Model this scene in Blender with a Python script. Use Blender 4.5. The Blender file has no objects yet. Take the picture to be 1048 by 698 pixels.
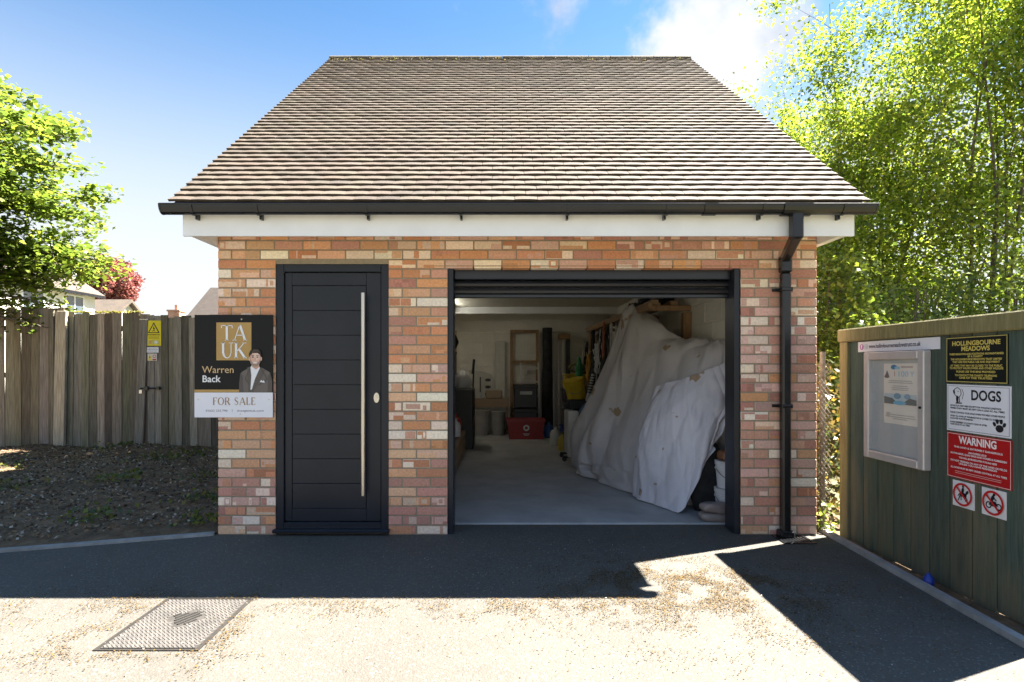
import bpy, math, random
import numpy as np
from mathutils import Vector, noise
R = math.radians
S = bpy.context.scene
COL = S.collection
rnd = random.Random(7)
NP = np.random.default_rng(11)

# ------------------------------------------------------------------ camera, sky, sun, exposure
cam_d = bpy.data.cameras.new('camera')
cam = bpy.data.objects.new('camera', cam_d); COL.objects.link(cam)
cam.location = (0, -4.4, 1.33); cam.rotation_euler = (R(90), 0, 0)
cam_d.sensor_width = 36.0; cam_d.lens = 36.0*570/1048
cam_d.shift_x = 12/1048; cam_d.shift_y = 26/1048
cam_d.clip_start = 0.05; cam_d.clip_end = 2000
S.camera = cam

SUN_DIR = Vector((-0.72, -0.29, -1.0)).normalized()
SUN_EL = math.asin(-SUN_DIR.z)
SUN_AZ = math.atan2(-SUN_DIR.x, -SUN_DIR.y)          # clockwise from +Y
sd = bpy.data.lights.new('sun', 'SUN'); sd.energy = 5.0; sd.angle = R(0.5); sd.color = (1.0, .945, .86)
sun = bpy.data.objects.new('sun', sd); COL.objects.link(sun)
sun.rotation_euler = SUN_DIR.to_track_quat('-Z', 'Y').to_euler(); sun.location = (12, 8, 14)

W = bpy.data.worlds.new('World'); S.world = W; W.use_nodes = True
SKY_STRENGTH = 0.05
def build_world():
    nt = W.node_tree; nt.nodes.clear(); N = nt.nodes.new; L = nt.links.new
    out = N('ShaderNodeOutputWorld'); bg = N('ShaderNodeBackground'); bg.inputs[1].default_value = SKY_STRENGTH
    L(bg.outputs[0], out.inputs[0])
    sky = N('ShaderNodeTexSky'); sky.sky_type = 'NISHITA'; sky.sun_disc = False
    sky.sun_elevation = SUN_EL; sky.sun_rotation = SUN_AZ; sky.altitude = 100
    sky.air_density = 1.0; sky.dust_density = 0.3; sky.ozone_density = 1.0
    tc = N('ShaderNodeTexCoord'); sp = N('ShaderNodeSeparateXYZ'); L(tc.outputs['Generated'], sp.inputs[0])
    def M(op, a, b=None, clamp=False):
        n = N('ShaderNodeMath'); n.operation = op; n.use_clamp = clamp
        for i, v in enumerate((a, b)):
            if v is None: continue
            if hasattr(v, 'is_output'): L(v, n.inputs[i])
            else: n.inputs[i].default_value = v
        return n.outputs[0]
    def mr(v, a, b, c=0., d=1.):
        n = N('ShaderNodeMapRange'); n.interpolation_type = 'SMOOTHSTEP'; L(v, n.inputs[0])
        for i, x in enumerate((a, b, c, d)): n.inputs[i+1].default_value = x
        return n.outputs[0]
    z = sp.outputs[2]
    haze = mr(z, .11, .56, .97, 0.)
    mixh = N('ShaderNodeMix'); mixh.data_type = 'RGBA'; L(haze, mixh.inputs[0])
    tint = N('ShaderNodeMix'); tint.data_type = 'RGBA'; tint.blend_type = 'MULTIPLY'; tint.inputs[0].default_value = 1; tint.inputs[7].default_value = (.37,.545,.635,1)
    L(sky.outputs[0], tint.inputs[6]); L(tint.outputs[2], mixh.inputs[6])
    mixh.inputs[7].default_value = (2.45, 2.5, 2.55, 1)
    # cumulus clouds: noise over the direction, thicker inside a few sky regions
    nz = N('ShaderNodeTexNoise'); nz.inputs['Scale'].default_value = 5.5; nz.inputs['Detail'].default_value = 9; nz.inputs['Roughness'].default_value = .58
    L(tc.outputs['Generated'], nz.inputs['Vector'])
    def blob(dx, dy, dz, r):
        v = Vector((dx, dy, dz)).normalized()
        d = N('ShaderNodeVectorMath'); d.operation = 'DISTANCE'; L(tc.outputs['Generated'], d.inputs[0]); d.inputs[1].default_value = v
        return mr(d.outputs['Value'], 0., r, 1., 0.)
    b = M('MAXIMUM', blob(.40, 1, .52, .27), M('MULTIPLY', blob(.62, 1, .40, .32), .9))
    b = M('MAXIMUM', b, M('MULTIPLY', blob(.16, 1, .66, .16), .5))
    
    c = M('ADD', M('MULTIPLY', b, .37), M('SUBTRACT', nz.outputs[0], .5))
    cm = mr(c, .15, .36)
    nz2 = N('ShaderNodeTexNoise'); nz2.inputs['Scale'].default_value = 9; nz2.inputs['Detail'].default_value = 6
    L(tc.outputs['Generated'], nz2.inputs['Vector'])
    cc = N('ShaderNodeMix'); cc.data_type = 'RGBA'; L(mr(nz2.outputs[0], .35, .62), cc.inputs[0])
    cc.inputs[6].default_value = (1.7, 1.85, 2.1, 1); cc.inputs[7].default_value = (2.65, 2.62, 2.58, 1)
    mixc = N('ShaderNodeMix'); mixc.data_type = 'RGBA'; L(M('MULTIPLY', cm, .92), mixc.inputs[0])
    L(mixh.outputs[2], mixc.inputs[6]); L(cc.outputs[2], mixc.inputs[7])
    L(mixc.outputs[2], bg.inputs[0])
build_world()
S.view_settings.view_transform = 'Standard'; S.view_settings.look = 'None'
S.view_settings.gamma = 1; S.view_settings.exposure = 3.05
S.view_settings.use_curve_mapping = False
try:
    S.cycles.max_bounces = 10; S.cycles.diffuse_bounces = 6; S.cycles.transparent_max_bounces = 8; S.cycles.transmission_bounces = 6
except Exception: pass

# ------------------------------------------------------------------ helpers
def mat(name, c1, c2=None, scale=8., rough=.7, bump=0., bscale=40., metal=0., attr=False, stretch=(1,1,1), spec=.5, detail=5, lo=.35, hi=.65, coat=0.):
    m = bpy.data.materials.new(name); m.use_nodes = True
    nt = m.node_tree; N = nt.nodes.new; L = nt.links.new
    bs = nt.nodes['Principled BSDF']; bs.inputs['Roughness'].default_value = rough; bs.inputs['Metallic'].default_value = metal
    bs.inputs['Specular IOR Level'].default_value = spec
    bs.inputs['Coat Weight'].default_value = coat
    tc = N('ShaderNodeTexCoord'); mp = N('ShaderNodeMapping'); mp.inputs['Scale'].default_value = stretch
    L(tc.outputs['Object'], mp.inputs[0])
    nz = N('ShaderNodeTexNoise'); nz.inputs['Scale'].default_value = scale; nz.inputs['Detail'].default_value = detail; nz.inputs['Roughness'].default_value = .6
    L(mp.outputs[0], nz.inputs['Vector'])
    rp = N('ShaderNodeMapRange'); L(nz.outputs[0], rp.inputs[0]); rp.inputs[1].default_value = lo; rp.inputs[2].default_value = hi
    mx = N('ShaderNodeMix'); mx.data_type = 'RGBA'; L(rp.outputs[0], mx.inputs[0])
    c2 = c2 or tuple(x*.8 for x in c1)
    mx.inputs[6].default_value = (*c1, 1); mx.inputs[7].default_value = (*c2, 1)
    col = mx.outputs[2]
    if attr:
        at = N('ShaderNodeAttribute'); at.attribute_name = 'Col'
        mu = N('ShaderNodeMix'); mu.data_type = 'RGBA'; mu.blend_type = 'MULTIPLY'; mu.inputs[0].default_value = 1
        L(col, mu.inputs[6]); L(at.outputs['Color'], mu.inputs[7]); col = mu.outputs[2]
    L(col, bs.inputs['Base Color'])
    if bump:
        b = N('ShaderNodeBump'); b.inputs['Strength'].default_value = 1.; b.inputs['Distance'].default_value = bump
        n2 = N('ShaderNodeTexNoise'); n2.inputs['Scale'].default_value = bscale; n2.inputs['Detail'].default_value = 5
        L(mp.outputs[0], n2.inputs['Vector']); L(n2.outputs[0], b.inputs['Height']); L(b.outputs[0], bs.inputs['Normal'])
    return m

def leaf_mat(name, tr=.5, gloss=.06):
    m = bpy.data.materials.new(name); m.use_nodes = True
    nt = m.node_tree; nt.nodes.clear(); N = nt.nodes.new; L = nt.links.new
    out = N('ShaderNodeOutputMaterial'); at = N('ShaderNodeAttribute'); at.attribute_name = 'Col'
    d = N('ShaderNodeBsdfDiffuse'); t = N('ShaderNodeBsdfTranslucent'); g = N('ShaderNodeBsdfGlossy'); g.inputs['Roughness'].default_value = .35
    hs = N('ShaderNodeHueSaturation'); hs.inputs['Hue'].default_value = .493; hs.inputs['Saturation'].default_value = 1.06; hs.inputs['Value'].default_value = 1.7
    L(at.outputs['Color'], d.inputs[0]); L(at.outputs['Color'], hs.inputs['Color']); L(hs.outputs[0], t.inputs[0])
    a = N('ShaderNodeMixShader'); a.inputs[0].default_value = tr; L(d.outputs[0], a.inputs[1]); L(t.outputs[0], a.inputs[2])
    b = N('ShaderNodeMixShader'); b.inputs[0].default_value = gloss; L(a.outputs[0], b.inputs[1]); L(g.outputs[0], b.inputs[2])
    L(b.outputs[0], out.inputs[0]); return m

def world_off(o):
    v = Vector((0, 0, 0))
    while o: v += o.location; o = o.parent
    return v

class MB:
    """collects geometry in world coordinates and links it as one mesh"""
    def __init__(s): s.v = []; s.f = []; s.c = []; s.mi = []; s.c2 = []
    def face(s, pts, col=(1,1,1), mi=0, col2=None):
        b = len(s.v); s.v.extend([tuple(p) for p in pts]); s.f.append(tuple(range(b, b+len(pts)))); s.c.append(col); s.mi.append(mi); s.c2.append(col2 or col)
    def faces(s, verts, faces, col=(1,1,1), mi=0, col2=None):
        b = len(s.v); s.v.extend([tuple(p) for p in verts])
        for f in faces: s.f.append(tuple(b+i for i in f)); s.c.append(col); s.mi.append(mi); s.c2.append(col2 or col)
        return s
    def box(s, a, b, col=(1,1,1), mi=0, bev=0.):
        x0,y0,z0 = [min(p,q) for p,q in zip(a,b)]; x1,y1,z1 = [max(p,q) for p,q in zip(a,b)]
        return s.obox(((x0+x1)/2,(y0+y1)/2,(z0+z1)/2), ((x1-x0)/2,0,0), (0,(y1-y0)/2,0), (0,0,(z1-z0)/2), col, mi, bev)
    def obox(s, c, ax, ay, az, col=(1,1,1), mi=0, bev=0.):
        c = Vector(c); A = [Vector(ax), Vector(ay), Vector(az)]
        if bev <= 0:
            vs = [c + A[0]*i + A[1]*j + A[2]*k for i in (-1,1) for j in (-1,1) for k in (-1,1)]
            return s.faces(vs, [(0,1,3,2),(4,6,7,5),(0,4,5,1),(2,3,7,6),(0,2,6,4),(1,5,7,3)], col, mi)
        # chamfered box: 24 verts
        sh = [1 - min(.9, bev/max(1e-6, a.length)) for a in A]
        vs = []; idx = {}
        for i in (-1,1):
            for j in (-1,1):
                for k in (-1,1):
                    for ax_ in range(3):
                        q = [i*(1 if ax_==0 else sh[0]), j*(1 if ax_==1 else sh[1]), k*(1 if ax_==2 else sh[2])]
                        idx[(i,j,k,ax_)] = len(vs); vs.append(c + A[0]*q[0] + A[1]*q[1] + A[2]*q[2])
        fs = []
        for sgn in (-1,1):
            fs.append([idx[(sgn,j,k,0)] for j,k in ((-1,-1),(1,-1),(1,1),(-1,1))])
            fs.append([idx[(i,sgn,k,1)] for i,k in ((-1,-1),(1,-1),(1,1),(-1,1))])
            fs.append([idx[(i,j,sgn,2)] for i,j in ((-1,-1),(1,-1),(1,1),(-1,1))])
        for a_ in (-1,1):
            for b_ in (-1,1):
                fs.append([idx[(a_,b_,-1,0)],idx[(a_,b_,1,0)],idx[(a_,b_,1,1)],idx[(a_,b_,-1,1)]])
                fs.append([idx[(a_,-1,b_,0)],idx[(a_,1,b_,0)],idx[(a_,1,b_,2)],idx[(a_,-1,b_,2)]])
                fs.append([idx[(-1,a_,b_,1)],idx[(1,a_,b_,1)],idx[(1,a_,b_,2)],idx[(-1,a_,b_,2)]])
                for k in (-1,1): pass
        for i in (-1,1):
            for j in (-1,1):
                for k in (-1,1): fs.append([idx[(i,j,k,0)],idx[(i,j,k,1)],idx[(i,j,k,2)]])
        return s.faces(vs, fs, col, mi)
    def bar(s, p, q, w, t=None, up=(0,0,1), col=(1,1,1), mi=0, bev=0.):
        """square bar from p to q, width w across, t along up"""
        p = Vector(p); q = Vector(q); d = q-p; t = t or w
        u = Vector(up)
        if abs(d.normalized().dot(u)) > .98: u = Vector((0,1,0))
        x = d.cross(u).normalized(); u2 = x.cross(d).normalized()
        return s.obox((p+q)/2, d/2, x*(w/2), u2*(t/2), col, mi, bev)
    def tube(s, pts, rad, n=8, col=(1,1,1), mi=0, cap=True):
        pts = [Vector(p) for p in pts]
        if not hasattr(rad, '__len__'): rad = [rad]*len(pts)
        rings = []; prev = None
        for i, p in enumerate(pts):
            d = (pts[min(i+1,len(pts)-1)] - pts[max(i-1,0)]).normalized()
            if prev is None:
                a = Vector((0,0,1)) if abs(d.z) < .9 else Vector((1,0,0))
                x = d.cross(a).normalized()
            else:
                x = (prev - d*prev.dot(d)).normalized()
            prev = x; y = d.cross(x)
            rings.append([p + (x*math.cos(2*math.pi*k/n) + y*math.sin(2*math.pi*k/n))*rad[i] for k in range(n)])
        vs = [q for r in rings for q in r]; fs = []
        for i in range(len(rings)-1):
            for k in range(n): fs.append((i*n+k, i*n+(k+1)%n, (i+1)*n+(k+1)%n, (i+1)*n+k))
        if cap: fs.append(tuple(range(n))[::-1]); fs.append(tuple((len(rings)-1)*n+k for k in range(n)))
        return s.faces(vs, fs, col, mi)
    def lathe(s, c, prof, n=20, axis='z', col=(1,1,1), mi=0):
        c = Vector(c); vs = []; fs = []
        for (r, h) in prof:
            for k in range(n):
                a = 2*math.pi*k/n; p, q = r*math.cos(a), r*math.sin(a)
                vs.append(c + (Vector((p,q,h)) if axis=='z' else Vector((p,-h,q)) if axis=='y' else Vector((h,p,q))))
        for i in range(len(prof)-1):
            for k in range(n): fs.append((i*n+k, i*n+(k+1)%n, (i+1)*n+(k+1)%n, (i+1)*n+k))
        fs.append(tuple(range(n))[::-1]); fs.append(tuple((len(prof)-1)*n+k for k in range(n)))
        return s.faces(vs, fs, col, mi)
    def extrude_x(s, prof, x0, x1, col=(1,1,1), mi=0, cap=True):
        """closed (y,z) outline along X"""
        n = len(prof)
        vs = [(x0,y,z) for y,z in prof] + [(x1,y,z) for y,z in prof]
        fs = [(k,(k+1)%n,n+(k+1)%n,n+k) for k in range(n)]
        if cap: fs += [tuple(range(n))[::-1], tuple(range(n,2*n))]
        return s.faces(vs, fs, col, mi)
    def extrude_y(s, prof, y0, y1, col=(1,1,1), mi=0):
        n = len(prof)
        vs = [(x,y0,z) for x,z in prof] + [(x,y1,z) for x,z in prof]
        return s.faces(vs, [(k,(k+1)%n,n+(k+1)%n,n+k) for k in range(n)] + [tuple(range(n))[::-1], tuple(range(n,2*n))], col, mi)
    def grid(s, P, col=(1,1,1), mi=0):
        h, w = len(P), len(P[0])
        return s.faces([p for r in P for p in r], [(i*w+j, i*w+j+1, (i+1)*w+j+1, (i+1)*w+j) for i in range(h-1) for j in range(w-1)], col, mi)
    def build(s, name, mats, parent=None, base=None, smooth=False, fix=True):
        off = Vector(base) if base is not None else (world_off(parent) if parent else Vector((0,0,0)))
        if base is not None and parent: off = world_off(parent)
        me = bpy.data.meshes.new(name)
        me.from_pydata([tuple(Vector(p)-off) for p in s.v], [], s.f)
        if not isinstance(mats, (list, tuple)): mats = [mats]
        for m in mats: me.materials.append(m)
        if len(mats) > 1: me.polygons.foreach_set('material_index', s.mi)
        for nm, cc in (('Col', s.c), ('Col2', s.c2)):
            if nm == 'Col2' and s.c2 == s.c: continue
            if all(c == (1,1,1) for c in cc): continue
            ca = me.color_attributes.new(nm, 'FLOAT_COLOR', 'CORNER')
            arr = np.repeat(np.array([(c[0],c[1],c[2],1.) for c in cc], dtype=np.float32), [len(f) for f in s.f], axis=0)
            ca.data.foreach_set('color', arr.ravel())
        if fix:
            import bmesh
            bm = bmesh.new(); bm.from_mesh(me); bmesh.ops.recalc_face_normals(bm, faces=bm.faces); bm.to_mesh(me); bm.free()
        if smooth: me.polygons.foreach_set('use_smooth', [True]*len(me.polygons))
        o = bpy.data.objects.new(name, me); COL.objects.link(o)
        if parent: o.parent = parent
        elif base is not None: o.location = base
        return o

def tag(o, label=None, cat=None, group=None, kind=None):
    for k, v in (('label',label),('category',cat),('group',group),('kind',kind)):
        if v: o[k] = v
    return o
def thing(name, loc, label, cat, group=None):
    o = bpy.data.objects.new(name, None); COL.objects.link(o); o.location = loc; o.empty_display_size = .1
    return tag(o, label, cat, group)
def kids(o): return [c for c in bpy.data.objects if c.parent == o]
def dup(root, delta, label=None):
    def cp(o, par):
        c = o.copy(); COL.objects.link(c); c.parent = par
        for k in kids(o): cp(k, c)
        return c
    c = cp(root, None); c.location = Vector(root.location) + Vector(delta)
    if label: c['label'] = label
    return c
def cr(pts, n):
    """Catmull-Rom resample"""
    P = [Vector(p) for p in pts]; P = [P[0]*2-P[1]] + P + [P[-1]*2-P[-2]]; m = len(P)-3; out = []
    for i in range(n):
        t = i/(n-1)*m; k = min(int(t), m-1); u = t-k; a,b,c,d = P[k:k+4]
        out.append(.5*((2*b) + (c-a)*u + (2*a-5*b+4*c-d)*u*u + (3*b-a-3*c+d)*u**3))
    return out
def jit(c, a, r=rnd): 
    k = 1 + r.uniform(-a, a); return tuple(max(0, x*k*(1+r.uniform(-a*.25, a*.25))) for x in c)
def lerp(a, b, t): return tuple(x+(y-x)*t for x, y in zip(a, b))

def text_faces(txt, size, align='CENTER', bold=0., xs=1.):
    cu = bpy.data.curves.new('t', 'FONT'); cu.body = txt; cu.size = size; cu.align_x = align; cu.align_y = 'CENTER'; cu.offset = bold; cu.resolution_u = 3
    o = bpy.data.objects.new('t', cu); COL.objects.link(o)
    dg = bpy.context.evaluated_depsgraph_get(); dg.update()
    me = bpy.data.meshes.new_from_object(o.evaluated_get(dg))
    vs = [(v.co.x*xs, v.co.y) for v in me.vertices]; fs = [tuple(p.vertices) for p in me.polygons]
    bpy.data.objects.remove(o); bpy.data.curves.remove(cu); bpy.data.meshes.remove(me)
    return vs, fs
class Flat:
    """draws flat lettering and shapes on a plane: origin, right, up, normal"""
    def __init__(s, o, u, v, n): s.o, s.u, s.v, s.n = map(Vector, (o, u, v, n)); s.mb = MB()
    def P(s, x, y, l): return s.o + s.u*x + s.v*y + s.n*(.0015*l)
    def poly(s, pts, l, col): s.mb.face([s.P(x,y,l) for x,y in pts], col); return s
    def rect(s, x0, y0, x1, y1, l, col): return s.poly([(x0,y0),(x1,y0),(x1,y1),(x0,y1)], l, col)
    def ell(s, cx, cy, rx, ry, l, col, n=24, rot=0.):
        c_, s_ = math.cos(rot), math.sin(rot)
        return s.poly([(cx+rx*math.cos(a)*c_-ry*math.sin(a)*s_, cy+rx*math.cos(a)*s_+ry*math.sin(a)*c_) for a in [2*math.pi*k/n for k in range(n)]], l, col)
    def ring(s, cx, cy, r0, r1, l, col, n=32):
        for k in range(n):
            a, b = 2*math.pi*k/n, 2*math.pi*(k+1)/n
            s.poly([(cx+r0*math.cos(a),cy+r0*math.sin(a)),(cx+r1*math.cos(a),cy+r1*math.sin(a)),(cx+r1*math.cos(b),cy+r1*math.sin(b)),(cx+r0*math.cos(b),cy+r0*math.sin(b))], l, col)
        return s
    def line(s, pts, w, l, col):
        for (x0,y0),(x1,y1) in zip(pts, pts[1:]):
            d = math.hypot(x1-x0, y1-y0) or 1; nx, ny = -(y1-y0)/d*w/2, (x1-x0)/d*w/2
            s.poly([(x0+nx,y0+ny),(x1+nx,y1+ny),(x1-nx,y1-ny),(x0-nx,y0-ny)], l, col)
        return s
    def text(s, t, x, y, size, l, col, align='CENTER', bold=0., width=None):
        vs, fs = text_faces(t, size, align, bold)
        if not vs: return s
        k = 1.
        if width:
            w = max(v[0] for v in vs)-min(v[0] for v in vs); k = width/w
        s.mb.faces([s.P(x+vx*k, y+vy, l) for vx,vy in vs], fs, col); return s
    def serif(s, t, x, y, h, l, col, gap=.16, align='CENTER', widths=None):
        """roman capitals drawn from thick and thin strokes with slab serifs"""
        G = {'T': (.74, [('k',.37,0,.37,1),('n',.02,.97,.72,.97),('n',.02,.97,.02,.80),('n',.72,.97,.72,.80)], [(.37,0)]),
             'A': (.86, [('n',.08,0,.42,1),('k',.44,1,.78,0),('n',.2,.34,.66,.34)], [(.08,0),(.78,0)]),
             'U': (.80, [('k',.14,1,.14,.3),('arc',.40,.3,.26,.29),('n',.66,.3,.66,1)], [(.14,1),(.66,1)]),
             'K': (.82, [('k',.14,0,.14,1),('n',.18,.42,.68,1),('k',.34,.56,.72,0)], [(.14,0),(.14,1),(.68,1),(.72,0)]),
             'F': (.58, [('k',.12,0,.12,1),('n',.12,.98,.54,.98),('n',.12,.53,.44,.53),('n',.54,.98,.54,.82)], [(.12,0)]),
             'O': (.86, [('oval',.43,.5,.38,.5)], []),
             'R': (.74, [('k',.12,0,.12,1),('n',.12,.98,.36,.98),('n',.12,.5,.36,.5),('rarc',.36,.74,.22,.24),('k',.34,.5,.66,0)], [(.12,0),(.66,0)]),
             'S': (.60, [('s',)], []),
             'L': (.56, [('k',.12,0,.12,1),('n',.12,.02,.52,.02),('n',.52,.02,.52,.2)], [(.12,1)]),
             'E': (.60, [('k',.12,0,.12,1),('n',.12,.98,.52,.98),('n',.12,.53,.42,.53),('n',.12,.02,.54,.02),('n',.54,.02,.54,.2),('n',.52,.98,.52,.82)], []),
             ' ': (.34, [], [])}
        tot = sum(G[c][0] for c in t)*h + gap*h*.3*(len(t)-1); cx = x - (tot/2 if align=='CENTER' else 0)
        K, T = .15*h, .055*h
        for c in t:
            w, st, se = G[c]
            for q in st:
                if q[0] in 'kn' and len(q) == 5: s.line([(cx+q[1]*h,y+q[2]*h),(cx+q[3]*h,y+q[4]*h)], K if q[0]=='k' else T, l, col)
                elif q[0] in ('arc','rarc','oval'):
                    a0, a1 = {'arc':(math.pi,2*math.pi),'rarc':(-math.pi/2,math.pi/2),'oval':(0,2*math.pi)}[q[0]]
                    n = 20
                    for i in range(n):
                        a, b = a0+(a1-a0)*i/n, a0+(a1-a0)*(i+1)/n
                        wd = T + (K-T)*abs(math.cos((a+b)/2))**1.5
                        if q[0]=='arc' and math.cos((a+b)/2) > 0: wd = T*1.1
                        s.line([(cx+(q[1]+(q[3]-.03)*math.cos(a))*h,y+(q[2]+q[4]*math.sin(a))*h),(cx+(q[1]+(q[3]-.03)*math.cos(b))*h,y+(q[2]+q[4]*math.sin(b))*h)], wd, l, col)
                elif q[0] == 's':
                    pts = [(.5,.82),(.42,.94),(.29,.99),(.16,.93),(.11,.79),(.16,.65),(.3,.53),(.44,.42),(.5,.27),(.45,.1),(.31,.01),(.16,.05),(.08,.2)]
                    pp = cr([(a,b,0) for a,b in pts], 30)
                    for i in range(29):
                        wd = T + (K-T)*math.exp(-((i-14.5)/6)**2)
                        s.line([(cx+pp[i].x*h,y+pp[i].y*h),(cx+pp[i+1].x*h,y+pp[i+1].y*h)], wd, l, col)
            for (sx, sy) in se:
                s.line([(cx+(sx-.13)*h, y+(sy*.97+.015)*h),(cx+(sx+.13)*h, y+(sy*.97+.015)*h)], T*.8, l, col)
            cx += w*h + gap*h*.3
        return s
    def build(s, name, m, parent): return s.mb.build(name, m, parent, fix=False)

def quads_mesh(name, C, U, V, cols, m, parent=None, base=(0,0,0), fold=None):
    """many small leaf-shaped quads as one mesh (numpy)"""
    n = len(C); off = np.array(world_off(parent)) if parent else np.array(base, dtype=float)
    Q = np.empty((n,4,3)); Q[:,0] = C-U; Q[:,1] = C-V*.62+U*.1; Q[:,2] = C+U; Q[:,3] = C+V*.62+U*.1
    if fold is not None: Q[:,1] += fold; Q[:,3] += fold
    Q -= off
    me = bpy.data.meshes.new(name); me.vertices.add(n*4); me.loops.add(n*4); me.polygons.add(n)
    me.vertices.foreach_set('co', Q.astype(np.float32).ravel())
    me.loops.foreach_set('vertex_index', np.arange(n*4, dtype=np.int32))
    me.polygons.foreach_set('loop_start', np.arange(0, n*4, 4, dtype=np.int32))
    me.polygons.foreach_set('loop_total', np.full(n, 4, dtype=np.int32))
    me.update(calc_edges=True)
    ca = me.color_attributes.new('Col', 'FLOAT_COLOR', 'CORNER')
    ca.data.foreach_set('color', np.repeat(np.c_[cols, np.ones(n)], 4, axis=0).astype(np.float32).ravel())
    me.materials.append(m); me.validate()
    o = bpy.data.objects.new(name, me); COL.objects.link(o)
    if parent: o.parent = parent
    else: o.location = base
    return o
def unit(a): return a/np.maximum(1e-9, np.linalg.norm(a, axis=1, keepdims=True))
def pick_cols(pal, n, a=.2):
    pal = np.array(pal); c = pal[NP.integers(0, len(pal), n)]
    return np.clip(c*(1+NP.uniform(-a, a, (n,1))), 0, 1)
def leaves(name, C, size, pal, m, parent, flat=.5, aspect=.55):
    n = len(C)
    nrm = NP.normal(0, 1, (n,3)); nrm[:,2] += flat*2; nrm = unit(nrm)
    t = unit(np.cross(nrm, NP.normal(0,1,(n,3)))); b = np.cross(nrm, t)
    sz = size*NP.uniform(.6, 1.3, (n,1))
    return quads_mesh(name, C, t*sz*.5, b*sz*aspect, pick_cols(pal, n), m, parent, fold=nrm*sz*.12)

# ------------------------------------------------------------------ materials
def asphalt_mat():
    m = bpy.data.materials.new('tarmac'); m.use_nodes = True; nt = m.node_tree; N = nt.nodes.new; L = nt.links.new
    bs = nt.nodes['Principled BSDF']; bs.inputs['Roughness'].default_value = .85; bs.inputs['Specular IOR Level'].default_value = .3
    tc = N('ShaderNodeTexCoord')
    def nz(sc, d=5, r=.6):
        n = N('ShaderNodeTexNoise'); n.inputs['Scale'].default_value = sc; n.inputs['Detail'].default_value = d; n.inputs['Roughness'].default_value = r
        L(tc.outputs['Object'], n.inputs['Vector']); return n.outputs[0]
    def mr(v, a, b, c, d):
        n = N('ShaderNodeMapRange'); L(v, n.inputs[0])
        for i, x in enumerate((a,b,c,d)): n.inputs[i+1].default_value = x
        return n.outputs[0]
    def mix(f, a, b, bt='MIX'):
        n = N('ShaderNodeMix'); n.data_type = 'RGBA'; n.blend_type = bt
        for i, v in ((0,f),(6,a),(7,b)):
            if hasattr(v, 'is_output'): L(v, n.inputs[i])
            else: n.inputs[i].default_value = v if i == 0 else (*v, 1)
        return n.outputs[2]
    c = mix(mr(nz(1.1, 6), .35, .65, 0, 1), (.092,.084,.071), (.108,.099,.083))
    vo = N('ShaderNodeTexVoronoi'); vo.inputs['Scale'].default_value = 125; L(tc.outputs['Object'], vo.inputs['Vector'])
    sc_ = N('ShaderNodeSeparateColor'); L(vo.outputs['Color'], sc_.inputs[0])
    c = mix(mr(sc_.outputs[0], .55, .9, 0, .25), c, (.055,.051,.045))
    c = mix(mr(sc_.outputs[1], .90, .97, 0, .7), c, (.20,.19,.165))
    c = mix(mr(vo.outputs['Distance'], .36, .66, 0, .22), c, (.045,.042,.037))
    c = mix(mr(nz(1.7, 8, .68), .56, .70, 0, .42), c, (.06,.055,.047))
    c = mix(mr(nz(7, 6, .7), .60, .72, 0, .5), c, (.125,.112,.086))
    hb = vo.outputs['Distance']
    L(c, bs.inputs['Base Color'])
    b = N('ShaderNodeBump'); b.inputs['Distance'].default_value = .003; b.inputs['Strength'].default_value = .6; b.invert = True; L(hb, b.inputs['Height']); L(b.outputs[0], bs.inputs['Normal'])
    return m
M_TAR = asphalt_mat()
M_SOIL = mat('bare soil', (.085,.054,.028), (.20,.130,.07), 9, .95, .03, 30, detail=8)
M_GROUND = mat('rough grass ground', (.07,.085,.03), (.12,.10,.05), 3, .95, .03, 20)
M_KERB = mat('concrete kerb', (.36,.35,.33), (.25,.24,.22), 9, .9, .004, 120)
M_CONC = mat('concrete floor', (.42,.42,.41), (.30,.30,.295), 2.2, .75, .002, 60, detail=9)
M_PETAL = mat('petal', (1,1,1), (.8,.8,.8), 20, .9, attr=True)
M_MORTAR = mat('mortar', (.33,.275,.19), (.25,.21,.145), 30, .95, .004, 150)
M_WHITE = mat('white upvc', (.83,.84,.85), (.78,.79,.80), 5, .35)
M_BLACKP = mat('black gutter plastic', (.006,.007,.009), (.01,.011,.013), 6, .25, .0006, 30)
M_ANTH = mat('anthracite coated', (.014,.017,.024), (.018,.021,.029), 3, .33, .0004, 90, spec=.3)
M_ANTH2 = mat('anthracite shutter', (.014,.016,.021), (.018,.02,.026), 3, .3, spec=.45)
M_STEEL = mat('brushed steel', (.62,.58,.54), (.5,.47,.44), 4, .28, .0003, 200, metal=1., stretch=(40,40,1))
M_ALU = mat('aluminium', (.55,.52,.50), (.48,.46,.45), 10, .45, metal=.35)
M_INWALL = mat('painted blockwork', (.70,.67,.59), (.64,.61,.54), 3, .9, .004, 25)
M_CEIL = mat('ceiling board', (.74,.72,.62), (.68,.66,.56), 3, .9)
M_TILE = mat('roof tile', (.355,.325,.285), (.275,.25,.215), 2.2, .88, .004, 60, attr=True, detail=8)
M_RIDGE = mat('ridge tile', (.13,.11,.085), (.085,.075,.05), 12, .9, .006, 40)
M_FENCE = mat('weathered board', (1,.97,.92), (.42,.385,.34), 9, .9, .006, 14, attr=True, stretch=(6,6,.35), detail=8, lo=.3, hi=.7)
M_GREENB = mat('faded green board', (1,1,1), (.5,.5,.5), 8, .8, .004, 14, attr=True, stretch=(6,6,.5), detail=9, lo=.3, hi=.72)
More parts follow.
